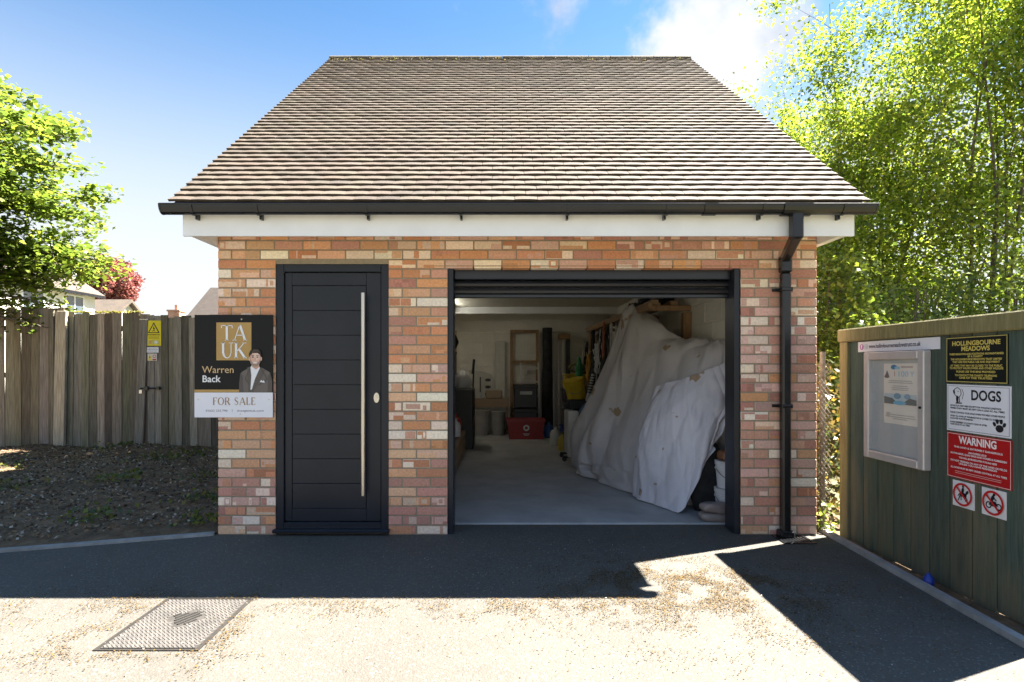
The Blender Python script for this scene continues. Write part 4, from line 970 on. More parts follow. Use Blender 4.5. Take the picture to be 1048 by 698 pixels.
house('cream rendered two-storey house with brown tiled roof behind the maple',-27,-19.8,11,22.8,5.0,7.3,True,side=[(20.9,3.35,1.15,1.3),(18.6,3.35,1.15,1.3),(15.5,3.35,1.15,1.3)])
house('small gabled outbuilding with brown roof just right of the cream house',-22.6,-20.2,24.4,27.0,4.0,4.95)
house('low brown roofed cottage with one brick chimney far beyond the gate',-26.5,-21.5,33,38,2.4,3.7,False,[],(-23.0,35.2,5.2))
house('brown roofed house showing between the gate and garage corner',-17.6,-9.6,27,33,3.9,6.2,False,[],None, mat('buff brick',(.25,.17,.11),(.2,.14,.09),3,.9), (), mat('dark tile',(.05,.038,.03),(.035,.027,.022),4,.8))

# ------------------------------------------------------------------ trees
def limb(mb, p, d, ln, r0, tips, depth, spread, up, segs=5, shrink=.62, kids_=3, rng=rnd):
    pts = [Vector(p)]; rad = [r0]; dd = Vector(d).normalized()
    for i in range(segs):
        dd = (dd + Vector((rng.gauss(0,.12), rng.gauss(0,.12), rng.gauss(0,.06)+up*.1))).normalized()
        pts.append(pts[-1] + dd*ln/segs); rad.append(r0*(1-.75*(i+1)/segs))
    mb.tube(pts, rad, 6 if r0 > .03 else 4, cap=False)
    if depth == 0:
        for q in pts[1:]: tips.append((q, ln*.30))
        return
    for k in range(kids_):
        t = rng.uniform(.3, .97); i = min(int(t*segs), segs-1); q = pts[i].lerp(pts[i+1], t*segs-i)
        a = rng.uniform(0, 2*math.pi); side = Vector((math.cos(a), math.sin(a), rng.uniform(-.1,.35)))
        limb(mb, q, dd*(1-spread)+side*spread, ln*shrink*rng.uniform(.75,1.15), max(.006, rad[i]*.55), tips, depth-1, spread, up, 4, shrink, kids_, rng)
    tips.append((pts[-1], ln*.2))
def tree(name, label, base, h, stems, nleaf, lsize, pal, mleaf, spread=.55, r0=.09, lean=.1, depth=2, kids_=4, group=None, seed=1, cat='tree', sig=1., keep=None, start=.25, flat=.4, shrink=.5, up=.6):
    rg = random.Random(seed); r = thing(name, base, label, cat, group); mb = MB(); tips = []
    for s in range(stems):
        a = 2*math.pi*s/max(1,stems) + rg.uniform(-.4,.4); le = lean*rg.uniform(.6,1.4) if stems > 1 else lean*.3
        p0 = Vector(base) + Vector((math.cos(a)*.12*(stems>1), math.sin(a)*.12*(stems>1), -.02)); hh = h*rg.uniform(.82,1.0)
        pts = [p0]; rad = [r0]; d = Vector((math.cos(a)*le, math.sin(a)*le, 1)).normalized(); n = 12
        for i in range(n):
            d = (d + Vector((rg.gauss(0,.035), rg.gauss(0,.035), .02))).normalized(); pts.append(pts[-1]+d*hh/n); rad.append(max(.008, r0*(1-.93*(i+1)/n)))
        mb.tube(pts, rad, 8, cap=False)
        for k in range(int(15/max(1, stems**.5))+4):
            t = start + (1-start)*(k+rg.random())/(int(15/max(1, stems**.5))+4); t = min(t,.98); i = min(int(t*n), n-1); q = pts[i].lerp(pts[i+1], t*n-i)
            b = rg.uniform(0, 2*math.pi); ln = h*.30*(1.15-t*.75)*rg.uniform(.7,1.2)*spread/.55
            limb(mb, q, (math.cos(b)*spread, math.sin(b)*spread, up*rg.uniform(.5,1.2)), ln, max(.01, rad[i]*.5), tips, depth-1, .6, .25, 5, shrink, kids_, rg)
        tips.append((pts[-1], .3))
    mb.build('trunk', M_BARK, r)
    T = np.array([tuple(t[0]) for t in tips]); s_ = np.array([t[1] for t in tips])
    idx = NP.integers(0, len(T), nleaf); C = T[idx] + NP.normal(0, 1, (nleaf,3))*(s_[idx][:,None]*.55+.06)*sig
    if keep is not None: C = C[keep(C)]
    leaves('crown', C, lsize, pal, mleaf, r, flat); return r
GRN = [(.175,.245,.03),(.135,.20,.025),(.22,.275,.035),(.09,.14,.02),(.28,.31,.05)]
GRD = [(.10,.145,.02),(.13,.18,.025),(.07,.11,.018),(.18,.23,.035)]
MAP = [(.09,.135,.022),(.12,.165,.026),(.06,.095,.018),(.155,.19,.032),(.08,.12,.022)]
def maple():
    base = (-8.95,4.0,0); r = thing('maple_tree', base, 'bright green maple overhanging the weathered fence at the left edge', 'tree'); mb = MB(); rg = random.Random(4)
    tr = [Vector(base)+Vector(p) for p in ((0,0,-.02),(.05,0,1.2),(.0,.05,2.4),(.08,0,3.8),(.1,0,5.8))]; mb.tube(cr(tr,12), [.15*(1-.075*i) for i in range(12)], 10, cap=False)
    Cs = []
    for k in range(96):
        z = rg.uniform(1.9, 6.0); a = rg.uniform(0, 2*math.pi)
        rad = 2.62*math.sqrt(max(.1, 1-((z-3.75)/(2.75 if z > 3.75 else 2.0))**2))*rg.uniform(.6,1.06)
        p0 = Vector((base[0]+.05, base[1], z-.5)); p3 = Vector((base[0]+rad*math.cos(a), base[1]+rad*.8*math.sin(a), z+rg.uniform(-.1,.45)-.15*rad))
        pts = cr([p0, p0.lerp(p3,.5)+Vector((0,0,.25)), p3], 8); mb.tube(pts, [.035*(1-.11*i) for i in range(8)], 5, cap=False)
        for t in (3,4,5,6,7):
            for q in range(3):
                d = Vector((rg.gauss(0,1), rg.gauss(0,1), rg.gauss(0,.3))).normalized()*rg.uniform(.1,.48); e = pts[t]+d
                mb.tube([pts[t], e], [.008,.004], 3, cap=False)
                m = 40; Cs.append(np.array(e) + NP.normal(0,1,(m,3))*np.array([.14,.14,.06]))
    mb.build('trunk', M_BARK, r); Cs = np.vstack(Cs); lo_ = 2.62+.5*np.clip((Cs[:,0]+7.6)/1.6,0,1); Cs = Cs[(Cs[:,2] > lo_) | (NP.random(len(Cs)) < np.where(Cs[:,0] < -7.2, .35, .03))]; leaves('crown', Cs, .09, MAP, M_LEAF, r, 1.1, .7)
maple()
RT = 'trees behind the green fence'
tree('slender_tree','slender multi-stemmed tree nearest the roof verge with airy yellow-green crown',(8.3,8.4,-.03),7.4,6,26000,.09,GRN,M_LEAF,.5,.04,.14,2,4,RT,3,sig=1.35,start=.12)
tree('slender_tree','tall multi-stemmed tree standing behind the middle of the green fence',(10.1,7.2,-.03),11.5,6,33000,.095,GRN,M_LEAF,.5,.045,.13,2,4,RT,8,sig=1.4,start=.1)
tree('slender_tree','tall dense yellow-green tree at the right edge of the view',(12.3,7.6,-.03),12,6,33000,.095,GRN,M_LEAF,.5,.045,.13,2,4,RT,12,sig=1.4,start=.1)
tree('slender_tree','tall darker tree set back between the slender tree and the right edge',(10.8,11.5,-.03),12.5,5,22000,.11,GRN,M_LEAF,.5,.06,.12,2,4,RT,21,sig=1.3,start=.1)
tree('slender_tree','pale leaved tree farther back beyond the roof verge',(8.6,13.5,-.03),10,4,16000,.10,GRN,M_LEAF,.5,.08,.12,2,4,RT,33,sig=1.3,start=.12)
def bush(name, label, c, rx, ry, h, n, size, pal, m, seed, cat='shrub', group=None):
    r = thing(name, c, label, cat, group); mb = MB(); rg = random.Random(seed); pts = []
    for k in range(10):
        a = rg.uniform(0, 2*math.pi); p = [Vector(c)]
        for i in range(5): p.append(p[-1] + Vector((math.cos(a)*rx*.14*rg.random(), math.sin(a)*ry*.14*rg.random(), h*.17)))
        mb.tube(p, [.03*(1-.16*i) for i in range(6)], 5, cap=False)
    mb.build('stems', M_BARK, r)
    ncl = 60; cl = np.c_[NP.uniform(-1,1,ncl), NP.uniform(-1,1,ncl), NP.uniform(0,1,ncl)]; cl = cl[(cl[:,0]**2+cl[:,1]**2) < 1]
    cl[:,2] *= np.sqrt(np.maximum(.15, 1-.6*(cl[:,0]**2+cl[:,1]**2)))
    cl = cl*np.array([rx,ry,h*.95]) + np.array(c); i = NP.integers(0,len(cl),n); C = cl[i] + NP.normal(0,1,(n,3))*np.array([.22,.22,.2])*min(rx,1.6)*.8
    C = C[C[:,2] > .05]; leaves('foliage', C, size, pal, m, r, .5); return r
bush('ivy_shrub','dark dense ivy shrub right behind the garage wall beside the fence',(4.7,3.9,0),1.0,.9,3.3,9000,.075,GRD,M_LEAFD,2)
bush('hedge_shrub','mid green shrub behind the left half of the notice fence',(6.4,4.6,0),1.3,1.0,3.0,9000,.075,GRD+GRN[:2],M_LEAFD,3)
bush('hedge_shrub','dark glossy shrub behind the signs at the right edge',(8.3,4.3,0),1.4,1.1,3.6,11000,.08,GRD,M_LEAFD,4)
bush('hedge_shrub','dark shrub filling behind the slender trees',(8.0,6.4,0),1.9,1.0,3.4,9000,.085,GRD,M_LEAFD,6)
bush('hedge_shrub','broad dark hedge farther back beyond the trees',(12.0,10.5,0),3.4,1.2,4.2,12000,.11,GRD,M_LEAFD,9)
bush('hedge_shrub','dark hedge glimpsed behind the garage rear corner',(6.0,9.5,0),2.0,1.2,3.6,9000,.10,GRD,M_LEAFD,10)
# copper beech beyond the houses
cb_ = Vector((-35.1,45.6,0))
ct = thing('copper_beech', cb_, 'round crowned copper beech with dark red foliage behind the cream house', 'tree')
b = MB(); b.tube([cb_,cb_+Vector((.1,0,4)),cb_+Vector((0,0,9))],[.4,.32,.14],8); tip = []
for k in range(14):
    a = k*2.4; limb(b, cb_+Vector((0,0,6+.25*k)), (math.cos(a),math.sin(a),.8), 2.2, .12, tip, 1, .6, .3, 5, .6, 3)
b.build('trunk', M_BARK, ct)
n = 10000; u = unit(NP.normal(0,1,(n,3))); rr = NP.uniform(.5,1,(n,1))**.5; lump = np.array([[1+.3*noise.noise(Vector(v)*2.5)] for v in u])
C = u*rr*lump*np.array([2.3,2.3,2.4]) + np.array(cb_) + np.array([0,0,8.7])
leaves('crown', C, .26, [(.20,.06,.055),(.26,.10,.08),(.14,.04,.04),(.30,.14,.11)], M_LEAFP, ct, .4)

# ------------------------------------------------------------------ inside the garage
BY = IY1-.004
FZ = .012                                                     # floor level
def drape(name, rows, nu, nv, fold, label, m, thick=.006, seed=0, cat='dust sheet', uvw=None):
    g = [cr(r, nu) for r in rows]; cols = [cr([g[i][j] for i in range(len(g))], nv) for j in range(nu)]
    P = [[cols[j][i] for j in range(nu)] for i in range(nv)]
    out = []
    for i in range(nv):
        row = []
        for j in range(nu):
            a = P[min(i+1,nv-1)][j]-P[max(i-1,0)][j]; b_ = P[i][min(j+1,nu-1)]-P[i][max(j-1,0)]
            nn = b_.cross(a)
            nn = nn.normalized() if nn.length > 1e-6 else Vector((-1,0,0))
            if nn.x > 0 and nn.z < 0: nn = -nn
            u, v = j/(nu-1), i/(nv-1); h = fold*(1-v*.55)
            w = noise.noise((u*3+seed, v*2, seed))
            am = .35+.65*(.5+noise.noise((u*2.1+seed*3, v*1.1, 6)))
            d = 2.6*h*am*(1.5*abs(noise.noise((u*5.2+v*1.3+w*.5+seed, v*.9, 4))) + .6*abs(noise.noise((u*12-v*2.2+w+seed, v*1.3, 9))) - .3) + fold*.5*noise.noise((u*2.2, v*2.2, seed+9)) + fold*.28*(.5+.5*am)*(.3-abs(noise.noise((u*23+v*4*math.sin(u*9)+seed, v*2.6, 12)))) + fold*.42*(.4-abs(noise.noise((u*3.5+v*5, v*2.6-u*5, seed+2))))
            q = P[i][j] + nn*d; q.z = max(q.z, FZ+.008); row.append(q)
        out.append(row)
    mb = MB(); mb.grid(out); base = min((p for r in out for p in r), key=lambda p: p.z)
    o = mb.build(name, m, None, tuple(base), smooth=True)
    md = o.modifiers.new('thickness', 'SOLIDIFY'); md.thickness = thick; md.offset = -1
    md = o.modifiers.new('smooth', 'SUBSURF'); md.levels = md.render_levels = 1
    return tag(o, label, cat)
def cloth_mat(name, c1, c2, stain):
    m = mat(name, c1, c2, 2.5, .95, .003, 60, detail=8); nt = m.node_tree; N = nt.nodes.new; L = nt.links.new
    bs = nt.nodes['Principled BSDF']; src = bs.inputs['Base Color'].links[0].from_socket
    tc = N('ShaderNodeTexCoord'); nz = N('ShaderNodeTexNoise'); nz.inputs['Scale'].default_value = 5.5; nz.inputs['Detail'].default_value = 3; L(tc.outputs['Object'], nz.inputs['Vector'])
    mr = N('ShaderNodeMapRange'); mr.inputs[1].default_value = .665; mr.inputs[2].default_value = .69; mr.inputs[4].default_value = .8; L(nz.outputs[0], mr.inputs[0])
    mx = N('ShaderNodeMix'); mx.data_type = 'RGBA'; L(mr.outputs[0], mx.inputs[0]); L(src, mx.inputs[6]); mx.inputs[7].default_value = (*stain,1); L(mx.outputs[2], bs.inputs['Base Color'])
    # long wandering creases pressed into the cloth
    bp = N('ShaderNodeBump'); bp.inputs['Distance'].default_value = .022; bp.inputs['Strength'].default_value = 1
    mp = N('ShaderNodeMapping'); mp.inputs['Scale'].default_value = (3.2,3.2,1.3); mp.inputs['Rotation'].default_value = (.3,.5,.2); L(tc.outputs['Object'], mp.inputs[0])
    n3 = N('ShaderNodeTexNoise'); n3.noise_type = 'RIDGED_MULTIFRACTAL'; n3.inputs['Scale'].default_value = 1.3; n3.inputs['Detail'].default_value = 4; n3.inputs['Distortion'].default_value = .9; L(mp.outputs[0], n3.inputs['Vector'])
    L(n3.outputs[0], bp.inputs['Height']); old = bs.inputs['Normal'].links[0].from_socket; L(old, bp.inputs['Normal']); L(bp.outputs[0], bs.inputs['Normal']); return m
M_SHEET = cloth_mat('stained dust sheet', (.52,.495,.49), (.45,.425,.425), (.26,.16,.05))
M_SHEET2 = cloth_mat('pale dust sheet', (.62,.61,.655), (.55,.54,.58), (.28,.17,.06))
rows = [[(2.16,.86,.40),(1.80,.84,.02),(1.42,1.25,.02),(1.08,2.05,.02),(1.00,2.75,.02),(1.30,3.2,.05)],
        [(2.17,.84,.80),(1.84,.82,.50),(1.42,1.30,.45),(1.10,2.10,.40),(1.06,2.80,.45),(1.38,3.2,.50)],
        [(2.18,.82,1.15),(1.92,.86,1.02),(1.62,1.42,1.00),(1.34,2.20,.98),(1.36,2.80,1.0),(1.5,3.15,1.0)],
        [(2.185,.82,1.44),(2.02,.98,1.42),(1.78,1.55,1.47),(1.50,2.25,1.58),(1.53,2.65,1.6),(1.65,3.0,1.5)],
        [(2.187,.86,1.545),(2.08,1.1,1.55),(1.88,1.65,1.62),(1.58,2.3,1.97),(1.62,2.55,1.98),(1.78,2.85,1.8)],
        [(2.188,.98,1.57),(2.13,1.28,1.58),(2.02,1.75,1.64),(1.76,2.36,2.00),(1.80,2.58,2.0),(1.9,2.8,1.8)],
        [(2.19,1.3,1.55),(2.18,1.5,1.54),(2.15,1.9,1.52),(2.08,2.4,1.72),(2.08,2.6,1.7),(2.08,2.8,1.6)]]
drape('dust_sheet', rows, 150, 110, .075, 'large stained beige dust sheet draped over the tall heap in the garage', M_SHEET, seed=1)
rows = [[(2.17,.66,1.0),(2.03,.62,.78),(1.80,.58,.40),(1.60,.58,.02),(1.42,.98,.02),(1.34,1.25,.02)],
        [(2.175,.67,1.12),(2.04,.64,.95),(1.85,.62,.70),(1.64,.68,.45),(1.46,1.02,.42),(1.38,1.25,.40)],
        [(2.18,.70,1.2),(2.06,.68,1.08),(1.89,.70,.96),(1.70,.80,.86),(1.54,1.1,.80),(1.47,1.28,.78)],
        [(2.185,.74,1.42),(2.09,.76,1.37),(1.96,.82,1.31),(1.82,.96,1.22),(1.70,1.18,1.16),(1.62,1.34,1.12)]]
drape('dust_sheet', rows, 110, 80, .05, 'paler lilac grey sheet lapping over the front of the big dust sheet', M_SHEET2, seed=5)
# what stands under the sheets, as a real stack
b = MB(); b.box((1.75,1.1,FZ),(2.15,2.6,1.0),(.05,.05,.05),0,.02); b.box((1.85,1.45,1.0),(2.15,2.4,1.45),(.08,.06,.04),0,.02); tag(b.build('stacked_crates', M_COLR, None, (1.95,1.8,FZ)), 'dark stacked crates hidden under the dust sheets', 'crates')
# black bag, buckets, sacks by the right guide
def bag(name, c, rx, ry, h, m, label, cat, seed, col=(1,1,1), squash=1.):
    mb = MB(); P = []
    for i in range(15):
        t = i/14; z = h*t; k = (math.sin(math.pi*min(1,.12+t*.9))**.6)*squash*(1-.35*t); row = []
        for j in range(25):
            a = 2*math.pi*j/24; w = 1+.22*noise.noise((math.cos(a)*1.6, math.sin(a)*1.6, t*3+seed)) + .08*noise.noise((math.cos(a)*5, math.sin(a)*5, t*7+seed))
            row.append((c[0]+rx*k*w*math.cos(a), c[1]+ry*k*w*math.sin(a), c[2]+z))
        P.append(row)
    mb.grid(P, col); mb.face(P[0][:-1][::-1], col); mb.face(P[-1][:-1], col); o = mb.build(name, m, None, c, smooth=True); return tag(o, label, cat)
bag('bin_bag', (1.90,.70,FZ), .22, .08, .72, M_DARK, 'black bag slumped under the raised corner of the pale sheet', 'bag', 3)
def bucket(name, c, r, h, label, col, lid=None, group=None, cat='bucket', handle=True):
    t = thing(name, c, label, cat, group); b = MB()
    b.lathe(c, [(r*.86,0),(r*.87,.004),(r,h-.03),(r*1.05,h-.028),(r*1.05,h-.008),(r,h-.006)], 24, 'z', col); b.lathe(c, [(r*.99,h-.07),(r*1.04,h-.068),(r*1.04,h-.055),(r*.995,h-.053)], 24, 'z', col)
    b.build('body', M_COLR, t, smooth=False)
    if lid: b = MB(); b.lathe((c[0],c[1],c[2]+h-.006), [(r*1.06,0),(r*1.06,.012),(r*.94,.016),(r*.93,.01)], 24, 'z', lid); b.build('lid', M_COLR, t)
    if handle: b = MB(); b.tube([(c[0]-r*1.04*math.cos(a), c[1]-r*1.0*math.sin(a)*.9-.012, c[2]+h*.74-h*.38*math.sin(a)) for a in np.linspace(0,math.pi,13)], .004, 6, (.25,.25,.25)); b.build('handle', M_COLR, t)
    return t
bucket('paint_bucket', (2.02,.52,FZ), .118, .24, 'white plastic tub, lower of the pair beside the right shutter guide', (.62,.62,.63), (.6,.6,.6))
bucket('paint_bucket', (2.025,.525,FZ+.25), .116, .23, 'white plastic tub stacked on top of another beside the shutter guide', (.66,.66,.67), (.6,.6,.6))
b = MB(); b.obox((2.03,.54,.55),(.09,.02,.01),(-.01,.07,.0),(0,0,.04),(.22,.10,.05),0,.02); tag(b.build('brown_bundle', M_COLR, None, (2.03,.54,.51)), 'brown cloth bundle lying on the upper white tub', 'cloth')
def sack(c, rx, ry, h, col, label, rz=0.):
    mb = MB(); P = []
    for i in range(9):
        t = i/8*math.pi; row = []
        for j in range(33):
            a = 2*math.pi*j/32; e = .38; ca, sa = math.cos(a), math.sin(a)
            x = rx*math.copysign(abs(ca)**e, ca)*math.sin(t)**.35; y = ry*math.copysign(abs(sa)**e, sa)*math.sin(t)**.35
            z = h/2*(1-math.cos(t)); z += .035*noise.noise((x*11,y*11,c[2]*7))*math.sin(t)
            row.append((c[0]+x*math.cos(rz)-y*math.sin(rz), c[1]+x*math.sin(rz)+y*math.cos(rz), max(c[2], c[2]+z)))
        P.append(row)
    mb.grid(P, col); return tag(mb.build('sack', M_COLR, None, c, smooth=True), label, 'sack')
sack((1.86,.36,FZ), .16, .07, .075, (.26,.21,.19), 'lower brown sack folded flat on the threshold by the right guide')
sack((1.86,.365,FZ+.07), .15, .068, .085, (.29,.235,.215), 'upper brown sack lying on another at the right guide', .1)

def crate(name, x0, x1, y0, y1, z0, z1, col, label, cat='crate', rim=True, m=M_COLR):
    b = MB(); b.box((x0,y0,z0),(x1,y1,z1-.03 if rim else z1), col, 0, .015)
    if rim: b.box((x0-.015,y0-.015,z1-.03),(x1+.015,y1+.015,z1), col, 0, .008)
    if rim: 
        for k in range(4): xx = x0+(x1-x0)*(k+.5)/4; b.box((xx-.008,y0-.006,z0+.02),(xx+.008,y0-.001,z1-.04), tuple(v*.8 for v in col))
    return tag(b.build(name, m, None, ((x0+x1)/2,(y0+y1)/2,z0)), label, cat)
# timber storage rack along the right wall
rk = thing('storage_rack', (1.9,3.4,0), 'timber storage rack along the right wall loaded with long odds and ends', 'rack')
for p in ((1.66,1.75,2.00),(1.67,3.1,1.25)): b = MB(); b.bar(p,(1.61,5.9,p[2]),.045,.07); b.build('rail', M_WOOD, rk)
for y in (3.25,4.4,5.85): MB().box((1.635,y,FZ),(1.695,y+.06,1.963)).build('post', M_WOOD, rk)
for y in (2.0,3.3,4.45,5.8): b = MB(); b.box((1.68,y,1.972),(2.19,y+.05,2.03)); b.build('cross_bearer', M_WOOD, rk)
for p, q_ in (((1.70,2.62,1.69),(2.19,2.68,1.77)),((2.10,1.98,1.55),(2.19,2.06,1.95))): b = MB(); b.box(p, q_); b.build('bracket', M_WOOD, rk)
cols_ = [(.4,.26,.13),(.5,.38,.22),(.3,.18,.09),(.6,.55,.45)]
for k, (x, y0, y1, z, lb) in enumerate([(1.75,1.9,5.2,2.055,'long orange timber length nearest the rack edge'),(1.86,2.2,5.8,2.055,'long pale timber length in the middle of the rack top'),(2.0,2.0,5.5,2.055,'brown timber length against the wall on the rack top')]):
    b = MB(); b.box((x-.04,y0,z-.02),(x+.04,y1,z+.03), cols_[k], 0, .003); tag(b.build('timber_length', M_COLR, None, (x,y0,z)), lb, 'timber', 'timber lengths on the rack')
def coil(name, c, r, turns, rad, col, label, axis='x', seed=1, sq=1., cat='cable'):
    b = MB(); rg = random.Random(seed); pts = []
    for i in range(turns*18):
        a = 2*math.pi*i/18; rr = r*(1+rg.uniform(-.08,.08)); o = rg.uniform(-.03,.03)
        pts.append((c[0]+o, c[1]+rr*math.cos(a)*.7, c[2]+rr*math.sin(a)*sq) if axis=='x' else (c[0]+rr*math.cos(a), c[1]+o, c[2]+rr*math.sin(a)*sq) if axis=='y' else (c[0]+rr*math.cos(a), c[1]+rr*math.sin(a), c[2]+o*.9))
    b.tube(cr(pts, turns*36), rad, 6, col); return tag(b.build(name, M_COLR, None, c, smooth=True), label, cat)
coil('cable_heap', (1.92,2.45,2.135), .20, 7, .014, (.012,.012,.013), 'black cable heap lying on the rack above the sheet peak', 'z', 3)
coil('cable_heap', (1.9,2.95,2.13), .18, 6, .013, (.02,.018,.018), 'second black cable heap farther back on the rack', 'z', 4)
# hanging things on the rack's inner face
HG = 'things hanging from the rack'
for k, (x,y,z,r,c_,lb) in enumerate([(1.56,4.95,1.62,.20,(.012,.012,.013),'black hose coil hanging from the rack deepest in the garage'),(1.55,4.2,1.55,.22,(.02,.02,.022),'black cable coil hanging from the middle of the rack'),(1.56,3.7,1.66,.17,(.05,.04,.03),'brown rope coil hanging beside the middle rack post'),(1.54,5.4,1.45,.20,(.03,.03,.033),'dark strap coil hanging near the back wall')]):
    coil('hanging_coil', (x,y,z), r, 5, .012, c_, lb, 'x', 10+k, 1.5)
for k, (x,y,z0,z1,c_,lb) in enumerate([(1.55,3.45,.75,1.95,(.55,.55,.55),'white pole hanging vertically by the front rack post'),(1.53,3.9,.9,1.9,(.06,.05,.05),'dark tool handle hanging from the rack'),(1.55,4.65,1.0,1.85,(.28,.2,.12),'wooden tool handle hanging from the rack'),(1.52,5.15,.95,1.8,(.03,.03,.03),'black pole hanging near the back of the rack'),(1.56,3.12,1.05,1.93,(.42,.40,.38),'grey pipe hanging nearest the sheet')]):
    b = MB(); b.tube([(x,y,z0),(x+.02,y+.04,z1)], .017, 8, c_); b.tube([(x+.02,y+.04,z1-.14),(x+.02,y+.04,z1-.02)], .023, 8, jit(c_,.3)); tag(b.build('hanging_pole', M_COLR, None, (x,y,z0), smooth=True), lb, 'pole', HG)
for k, (y, z, s, c_, lb) in enumerate([(4.5,1.25,.22,(.02,.02,.022),'black jacket-like bundle hanging mid rack'),(5.5,1.2,.2,(.03,.028,.025),'dark bundle hanging at the back end of the rack'),(3.55,1.22,.18,(.035,.03,.03),'dark bundle hanging by the front rack post')]):
    bag('hanging_bag', (1.50,y,z-s), .10, .17, s*2.6, M_DARK, lb, 'bag', 20+k)
bag('green_bag', (1.33,5.0,1.10), .07,.09,.42, mat('green fabric',(.02,.16,.05),(.03,.2,.07),8,.7), 'green fabric bag hanging above the yellow crate', 'bag', 31)
for k, (x,y,z0,z1,dx,dy,r_,c_,lb) in enumerate([
    (1.44,4.05,.95,1.90,.10,.1,.012,(.6,.6,.58),'thin white pipe hanging slanted in front of the middle rack post'),
    (1.42,4.75,.9,1.86,.05,-.1,.02,(.35,.24,.13),'pale wooden handle leaning on the rack beside the black hose coil'),
    (1.40,5.25,.95,1.8,.06,.05,.016,(.45,.42,.36),'cream pole leaning on the back end of the rack'),
    (1.46,3.55,1.0,1.97,.03,.05,.014,(.5,.12,.04),'thin rusty red rod hanging at the front rack post')]):
    b = MB(); b.tube([(x,y,z0),(x+dx*.5,y+dy*.5,(z0+z1)/2+.01),(x+dx,y+dy,z1)], r_, 8, c_); b.tube([(x,y,z0-.001),(x+dx*.12,y+dy*.12,z0+(z1-z0)*.12)], r_*1.7, 8, tuple(v*.5 for v in c_)); tag(b.build('hanging_pole', M_COLR, None, (x,y,z0), smooth=True), lb, 'pole', HG)
coil('hanging_coil', (1.43,3.85,1.45), .15, 4, .010, (.62,.62,.60), 'white cable coil hanging in front of the rack', 'x', 61, 1.4)
coil('hanging_coil', (1.42,4.55,1.30), .16, 4, .011, (.55,.28,.03), 'orange cable coil hanging low on the rack', 'x', 62, 1.3)
def jug(c, r, h, col, label, nm='jug', cat='jug'):
    t = thing(nm, c, label, cat); b = MB(); b.lathe(c, [(r*.92,0),(r,.02),(r,h*.62),(r*.75,h*.80),(r*.28,h*.90),(r*.28,h)], 16, 'z', col); b.build('body', M_COLR, t, smooth=True)
    b = MB(); b.lathe((c[0],c[1],c[2]+h+.001), [(r*.32,0),(r*.32,h*.09)], 12, 'z', tuple(v*.35 for v in col)); b.build('cap', M_COLR, t)
jug((.93,4.95,FZ),.10,.30,(.55,.55,.5),'off-white plastic jug on the floor by the blue crate')
jug((.90,5.95,FZ),.09,.27,(.06,.16,.4),'small blue jug on the floor near the back wall')
jug((.98,4.35,FZ),.075,.26,(.5,.38,.05),'amber jug beside the black toolbox')
jug((-.62,3.35,FZ+.34),.07,.24,(.6,.6,.62),'white spray bottle standing on the long cardboard box','spray_bottle','bottle')
jug((-.66,3.9,FZ+.34),.085,.26,(.4,.05,.04),'red can standing on the long cardboard box','can','can')
crate('paper_carton',-.28,.04,BY-.30,BY-.205,.702,.86,(.36,.25,.15),'small brown carton on the timber bench','carton',False)
b = MB(); b.box((-.42,BY-.30,.702),(-.36,BY-.26,.82),(.5,.5,.5),0,.01); tag(b.build('spray_can', M_COLR, None, (-.39,BY-.28,.702)), 'grey can on the left end of the timber bench', 'can')
# back wall pieces, left to right
def P_(px, d): return (px-512)*d/570
pb = MB(); pts = [(-.68,FZ),(-.17,FZ),(-.17,1.05),(-.24,1.17),(-.40,1.23),(-.68,1.26)]
pb.extrude_y([(x+.06,z) for x,z in pts], BY-.12, BY-.10, (.5,.48,.42))
for z in (.78,.92,1.06): pb.box((-.30,BY-.124,z-.02),(-.19,BY-.119,z+.02),(.03,.03,.03)); pb.obox((-.245,BY-.122,z),(.03,0,0),(0,.004,0),(0,0,.03),(.03,.03,.03))
pb.box((-.41,BY-.124,.66),(-.385,BY-.119,1.12),(.03,.03,.03))
tag(pb.build('slotted_panel', M_COLR, None, (-.36,BY-.11,FZ)), 'cream shaped board with dark slots leaning on the back wall', 'board')
b = MB(); b.obox((.0,BY-.09,.93),(.095,0,0),(0,.012,0),(0,.03,.915),(.55,.53,.47),0,.004); tag(b.build('white_plank', M_COLR, None, (.0,BY-.1,FZ)), 'tall white plank leaning on the back wall', 'plank')
b = MB(); b.box((-.64,BY-.30,.53),(.17,BY-.26,.70),(.30,.19,.10)); b.box((-.62,BY-.26,FZ),(-.58,BY-.2,.70),(.25,.16,.08)); b.box((.11,BY-.26,FZ),(.15,BY-.2,.70),(.25,.16,.08)); b.box((-.64,BY-.255,.66),(.17,BY-.19,.70),(.28,.18,.09)); tag(b.build('timber_bench', M_COLR, None, (-.24,BY-.28,FZ)), 'rough timber shelf bench above two grey buckets', 'bench')
bucket('grey_bin', (-.36,BY-.48,FZ), .155, .48, 'grey lidless bin, left of the two under the timber bench', (.36,.34,.31), None, 'grey bins', 'bin', False)
bucket('grey_bin', (-.04,BY-.48,FZ), .145, .46, 'grey lidless bin, right of the two under the timber bench', (.33,.315,.29), None, 'grey bins', 'bin', False)
fr = thing('timber_frame', (.50,BY-.06,FZ), 'tall empty timber frame leaning on the back wall', 'frame')  # an empty upright timber frame rather than a trellis
for x in (.225,.74): b = MB(); b.box((x-.028,BY-.08,FZ),(x+.028,BY-.04,2.06)); b.build('stile', M_WOOD, fr)
for z in (.25,.95,1.42,2.03): b = MB(); b.box((.254,BY-.078,z-.03),(.711,BY-.042,z+.03)); b.build('rail', M_WOOD, fr)
ls = thing('step_ladder', (.62,BY-.22,FZ), 'small grey aluminium step ladder in front of the timber frame', 'ladder')
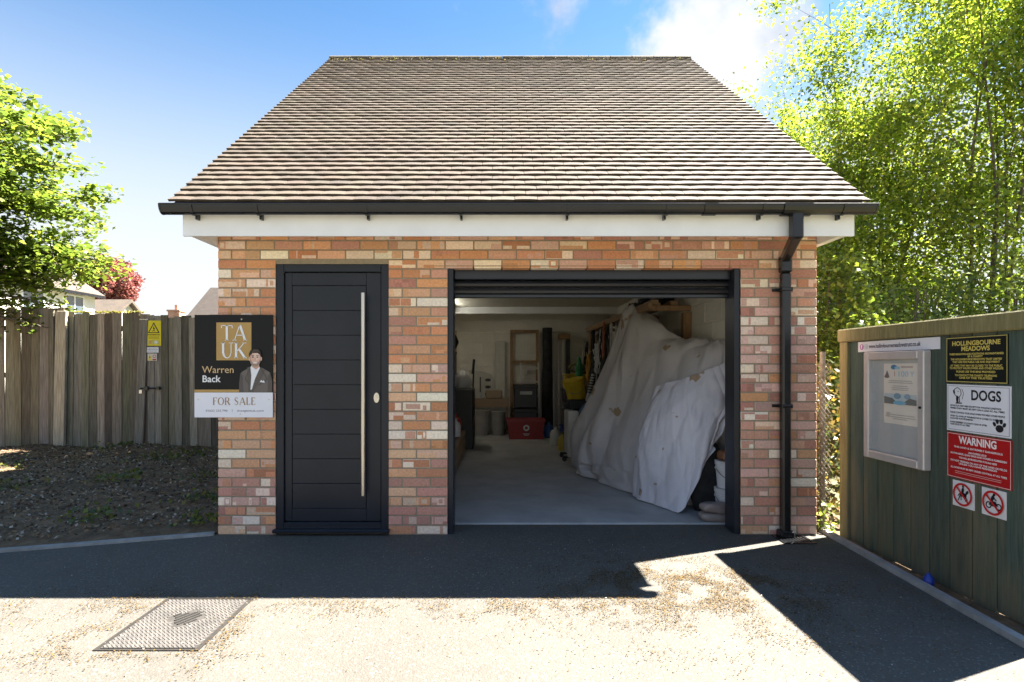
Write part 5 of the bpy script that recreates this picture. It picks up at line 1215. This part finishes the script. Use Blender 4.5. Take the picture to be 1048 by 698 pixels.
for x in (.40,.76): b = MB(); b.bar((x,BY-.38,FZ),(x+(.0),BY-.14,1.40),.035,.06); b.build('stile', M_LADDER, ls)
for k in range(5): b = MB(); z = .2+k*.27; b.box((.417,BY-.375+.17*z,z),(.742,BY-.30+.17*z,z+.03)); b.build('tread', M_LADDER, ls)
b = MB(); x0,x1,y0,y1 = .26,.70,BY-.72,BY-.42
b.box((x0,y0,FZ),(x1,y1,.50),(.02,.022,.025),0,.02); b.box((x0-.015,y0-.015,.46),(x1+.015,y1+.015,.53),(.015,.016,.018),0,.01); b.box((x0,y0,.54),(x1,y1,.94),(.02,.022,.025),0,.02); b.box((x0-.015,y0-.015,.92),(x1+.015,y1+.015,.985),(.015,.016,.018),0,.01); b.box((.37,y0-.006,.80),(.60,y0-.001,.86),(.4,.4,.38)); tag(b.build('storage_box', M_COLR, None, (.48,BY-.57,FZ)), 'two-tier dark storage box behind the red recycling box', 'box')
rb = thing('recycling_box', (.47,BY-1.0,FZ), 'red plastic recycling box with white emblem on the floor', 'box')
b = MB(); yb = BY-1.16
vs = [(.16,yb+.02,FZ),(.77,yb+.02,FZ),(.77,yb+.33,FZ),(.16,yb+.33,FZ),(.13,yb,.34),(.80,yb,.34),(.80,yb+.36,.34),(.13,yb+.36,.34)]
b.faces(vs, [(0,1,2,3),(0,4,5,1),(1,5,6,2),(2,6,7,3),(3,7,4,0)], (.33,.02,.02)); b.box((.115,yb-.012,.335),(.815,yb+.0,.375),(.36,.03,.03)); b.box((.115,yb+.36,.335),(.815,yb+.372,.375),(.36,.03,.03)); b.box((.115,yb,.335),(.13,yb+.36,.375),(.36,.03,.03)); b.box((.80,yb,.335),(.815,yb+.36,.375),(.36,.03,.03)); b.build('tub', M_COLR, rb, fix=False)
q = Flat((.36,yb+.004,.05),(1,0,0),(0,0,1),(0,-1,0)); q.ring(.11,.17,.03,.055,3,(.7,.7,.7),24); 
for k in range(3):
    a = k*2.094+.5; q.poly([(.11+.065*math.cos(a),.17+.065*math.sin(a)),(.11+.02*math.cos(a),.17+.02*math.sin(a)),(.11+.045*math.cos(a+.6),.17+.045*math.sin(a+.6))],4,(.7,.7,.7))
q.rect(.05,.055,.17,.07,10,(.6,.6,.6)).rect(.07,.035,.15,.045,11,(.6,.6,.6)); q.build('emblem', M_SIGN, rb)
sack_ = MB(); P = []
for i in range(13):
    t = i/12; row = []
    for j in range(17):
        a = 2*math.pi*j/16; k = .14*(1+.15*noise.noise((math.cos(a)*2,math.sin(a)*2,t*5))); row.append((.93+k*.8*math.cos(a)*(1-.15*t),BY-.20+k*.9*math.sin(a)*(1-.15*t),FZ+2.08*t))
    P.append(row)
sack_.grid(P); sack_.face(P[-1][:-1]); tag(sack_.build('rolled_carpet', M_DARK, None, (.93,BY-.2,FZ), smooth=True), 'tall black roll standing against the back wall', 'roll')
la = thing('extension_ladder', (1.27,BY-.25,FZ), 'aluminium ladder sections standing upright beside the black roll', 'ladder')
for x in (1.05,1.15,1.24): b = MB(); b.bar((x,BY-.33,FZ),(x,BY-.10,1.86),.03,.065); b.build('stile', M_LADDER, la)
for k in range(6): b = MB(); b.bar((1.067,BY-.31+.03*k,.25+k*.24),(1.223,BY-.31+.03*k,.25+k*.24),.025); b.build('rung', M_LADDER, la)
b = MB(); b.box((1.16,BY-.26,1.87),(1.38,BY-.06,1.97),(.3,.16,.06),0,.01); b.box((1.30,BY-.2,FZ),(1.38,BY-.1,1.868),(.03,.03,.03)); tag(b.build('orange_clamp_stand', M_COLR, None, (1.4,BY-.16,FZ)), 'dark stand with orange-brown head beside the upright ladder', 'stand')
# the pile in the right back corner
crate('blue_crate',1.06,1.42,5.15,5.5,FZ,.30,(.012,.05,.26),'blue plastic crate on the floor under the clear tub')
crate('clear_tub',1.08,1.46,5.15,5.55,.31,.70,(.14,.15,.17),'clouded clear plastic tub on the blue crate', 'tub')
crate('dark_crate',1.10,1.50,5.15,5.55,.71,.94,(.025,.025,.03),'dark crate on the clear tub holding yellow goods')
crate('yellow_crate',1.12,1.52,5.15,5.5,.95,1.20,(.50,.36,.02),'yellow plastic crate stacked high in the back right corner')
coil('yellow_hose',(1.35,5.3,1.30),.15,4,.014,(.2,.17,.03),'tangled dark yellow hose lying on the yellow crate','y',8,.5,'hose')
crate('black_toolbox',1.05,1.40,3.95,4.45,FZ,.36,(.018,.017,.017),'black toolbox on the floor in front of the blue crate','toolbox')
crate('dark_chest',1.05,1.48,4.5,5.0,FZ,.62,(.03,.025,.022),'dark chest on the floor behind the black toolbox','chest')
yb_ = bucket('yellow_bucket', (0,0,0), .17, .34, 'yellow bucket tilted on the pile in the back corner', (.66,.48,.02))
yb_.location = (1.26,4.72,.80); yb_.rotation_euler = (R(8),R(-14),0)
b = MB(); b.box((1.10,4.55,.625),(1.46,4.95,.80),(.03,.03,.035),0,.02); tag(b.build('dark_case', M_COLR, None, (1.28,4.75,.625)), 'dark case on the chest carrying the yellow bucket', 'case')
bag('blue_bag', (1.33,4.15,.37), .17,.17,.42, mat('blue fabric',(.01,.09,.22),(.015,.13,.3),8,.6), 'bright blue fabric bag on the black toolbox', 'bag', 41)
b = MB(); b.tube([(1.33,4.12,.80),(1.44,4.2,1.22)],.03,10,(.5,.5,.5)); 
for k in range(9): t = k/9; b.tube([(1.36+.0*t+.1*t,4.14+.08*t,.92+.36*t),(1.363+.1*t,4.143+.08*t,.935+.36*t)],.042,12,(.02,.02,.022))
tag(b.build('spring_pump', M_COLR, None, (1.33,4.12,.78)), 'grey tube with black coiled spring standing out of the blue bag', 'pump')
rad_ = thing('oil_radiator', (1.03,3.52,FZ), 'off-white finned oil radiator on castors beside the dust sheet', 'heater')
b = MB()
for k in range(7): b.box((.93,3.30+k*.065,.10),(1.07,3.345+k*.065,.70),(.50,.49,.46),0,.016)
b.box((.97,3.30,.62),(1.03,3.76,.66),(.45,.44,.41)); b.build('fins', M_COLR, rad_)
b = MB(); b.box((.925,3.235,.08),(1.075,3.297,.72),(.55,.54,.51),0,.012); b.build('control_panel', M_COLR, rad_)
for y in (3.33,3.69):
    b = MB(); b.box((.87,y-.02,.06),(1.13,y+.02,.085),(.02,.02,.02)); b.tube([(.89,y-.02,.045),(.89,y+.02,.045)],.032,12,(.02,.02,.02)); b.tube([(1.11,y-.02,.045),(1.11,y+.02,.045)],.032,12,(.02,.02,.02)); b.build('castor', M_COLR, rad_)
# left side: shelf unit seen past the left guide
su = thing('shelf_unit', (-.95,3.9,FZ), 'timber shelf unit along the left wall seen past the left shutter guide', 'shelving')
for y in (3.0,4.1,5.2): MB().box((-.80,y,FZ),(-.755,y+.045,1.95)).build('post', M_WOOD, su)
for y in (3.0,4.1,5.2): MB().box((-1.42,y,FZ),(-1.375,y+.045,1.95)).build('post', M_WOOD, su)
for z in (.55,1.05,1.55): MB().box((-1.42,3.0,z),(-.75,5.25,z+.025)).build('shelf', M_WOOD, su)
crate('red_case',-1.1,-.76,3.3,3.7,1.076,1.30,(.30,.02,.02),'red case on the middle shelf of the left unit','case')
crate('teal_box',-1.1,-.77,3.15,3.55,.576,.90,(.01,.16,.18),'teal box on the lower shelf of the left unit','box')
bag('white_bag',(-.62,4.75,.98), .17,.17,.30, mat('white plastic',(.6,.6,.6),(.5,.5,.5),6,.5), 'crumpled white plastic bag on the dark chest at left', 'bag', 51)
crate('dark_cabinet',-.74,-.43,4.5,5.1,FZ,.97,(.02,.019,.018),'dark cabinet under the crumpled white bag at left','cabinet',False)
bag('black_hat_bag',(-.80,4.3,1.58), .16,.16,.36, M_DARK, 'dark bag on the top shelf of the left unit', 'bag', 53)
b = MB(); b.tube([(-.50,5.2,FZ),(-.46,5.35,1.45)],.014,8,(.03,.03,.03)); b.tube([(-.48,5.28,1.2),(-.46,5.35,1.45)],.022,8,(.02,.02,.02)); tag(b.build('broom_handle', M_COLR, None, (-.5,5.2,FZ)), 'dark broom handle standing behind the white bag', 'handle')
b = MB(); b.box((-.44,BY-.40,FZ),(-.30,BY-.10,.95),(.09,.06,.04)) ; 
b = MB(); b.lathe((-.62,2.55,FZ+.33),[(.05,0),(.055,.03),(.055,.17),(.03,.22),(.018,.24),(.018,.28)],14,'z',(.02,.22,.06)); tag(b.build('green_bottle', M_COLR, None, (-.62,2.55,FZ+.33), smooth=True), 'green plastic bottle on the long cardboard box by the left guide', 'bottle')
b = MB(); b.box((-.84,1.75,FZ),(-.545,4.35,.33),(.30,.20,.11),0,.006); b.box((-.86,1.74,.331),(-.70,4.36,.337),(.34,.23,.13)); b.box((-.544,1.75,.14),(-.542,4.35,.16),(.42,.34,.22)); tag(b.build('cardboard_box', M_COLR, None, (-.7,3,FZ)), 'long brown cardboard box lying on the floor inside the left guide', 'box')
# lit fluorescent batten on the ceiling at left
tlm = bpy.data.materials.new('lit tube'); tlm.use_nodes = True; e = tlm.node_tree.nodes['Principled BSDF']; e.inputs['Emission Color'].default_value = (1,.95,.82,1); e.inputs['Emission Strength'].default_value = 3.2
ll = thing('tube_light', (-.86,5.2,CZ-.05), 'lit fluorescent tube fitting on the garage ceiling at left', 'light')
MB().box((-.90,4.62,CZ-.05),(-.82,5.84,CZ-.002), bev=.006).build('housing', M_WHITE, ll)
b = MB(); b.tube([(-.86,4.68,CZ-.09),(-.86,5.78,CZ-.09)],.018,10); b.build('tube', tlm, ll, smooth=True)
for y in (4.64,5.80): b = MB(); b.box((-.885,y-.018,CZ-.115),(-.835,y+.018,CZ-.051)); b.build('lamp_holder', M_WHITE, ll)
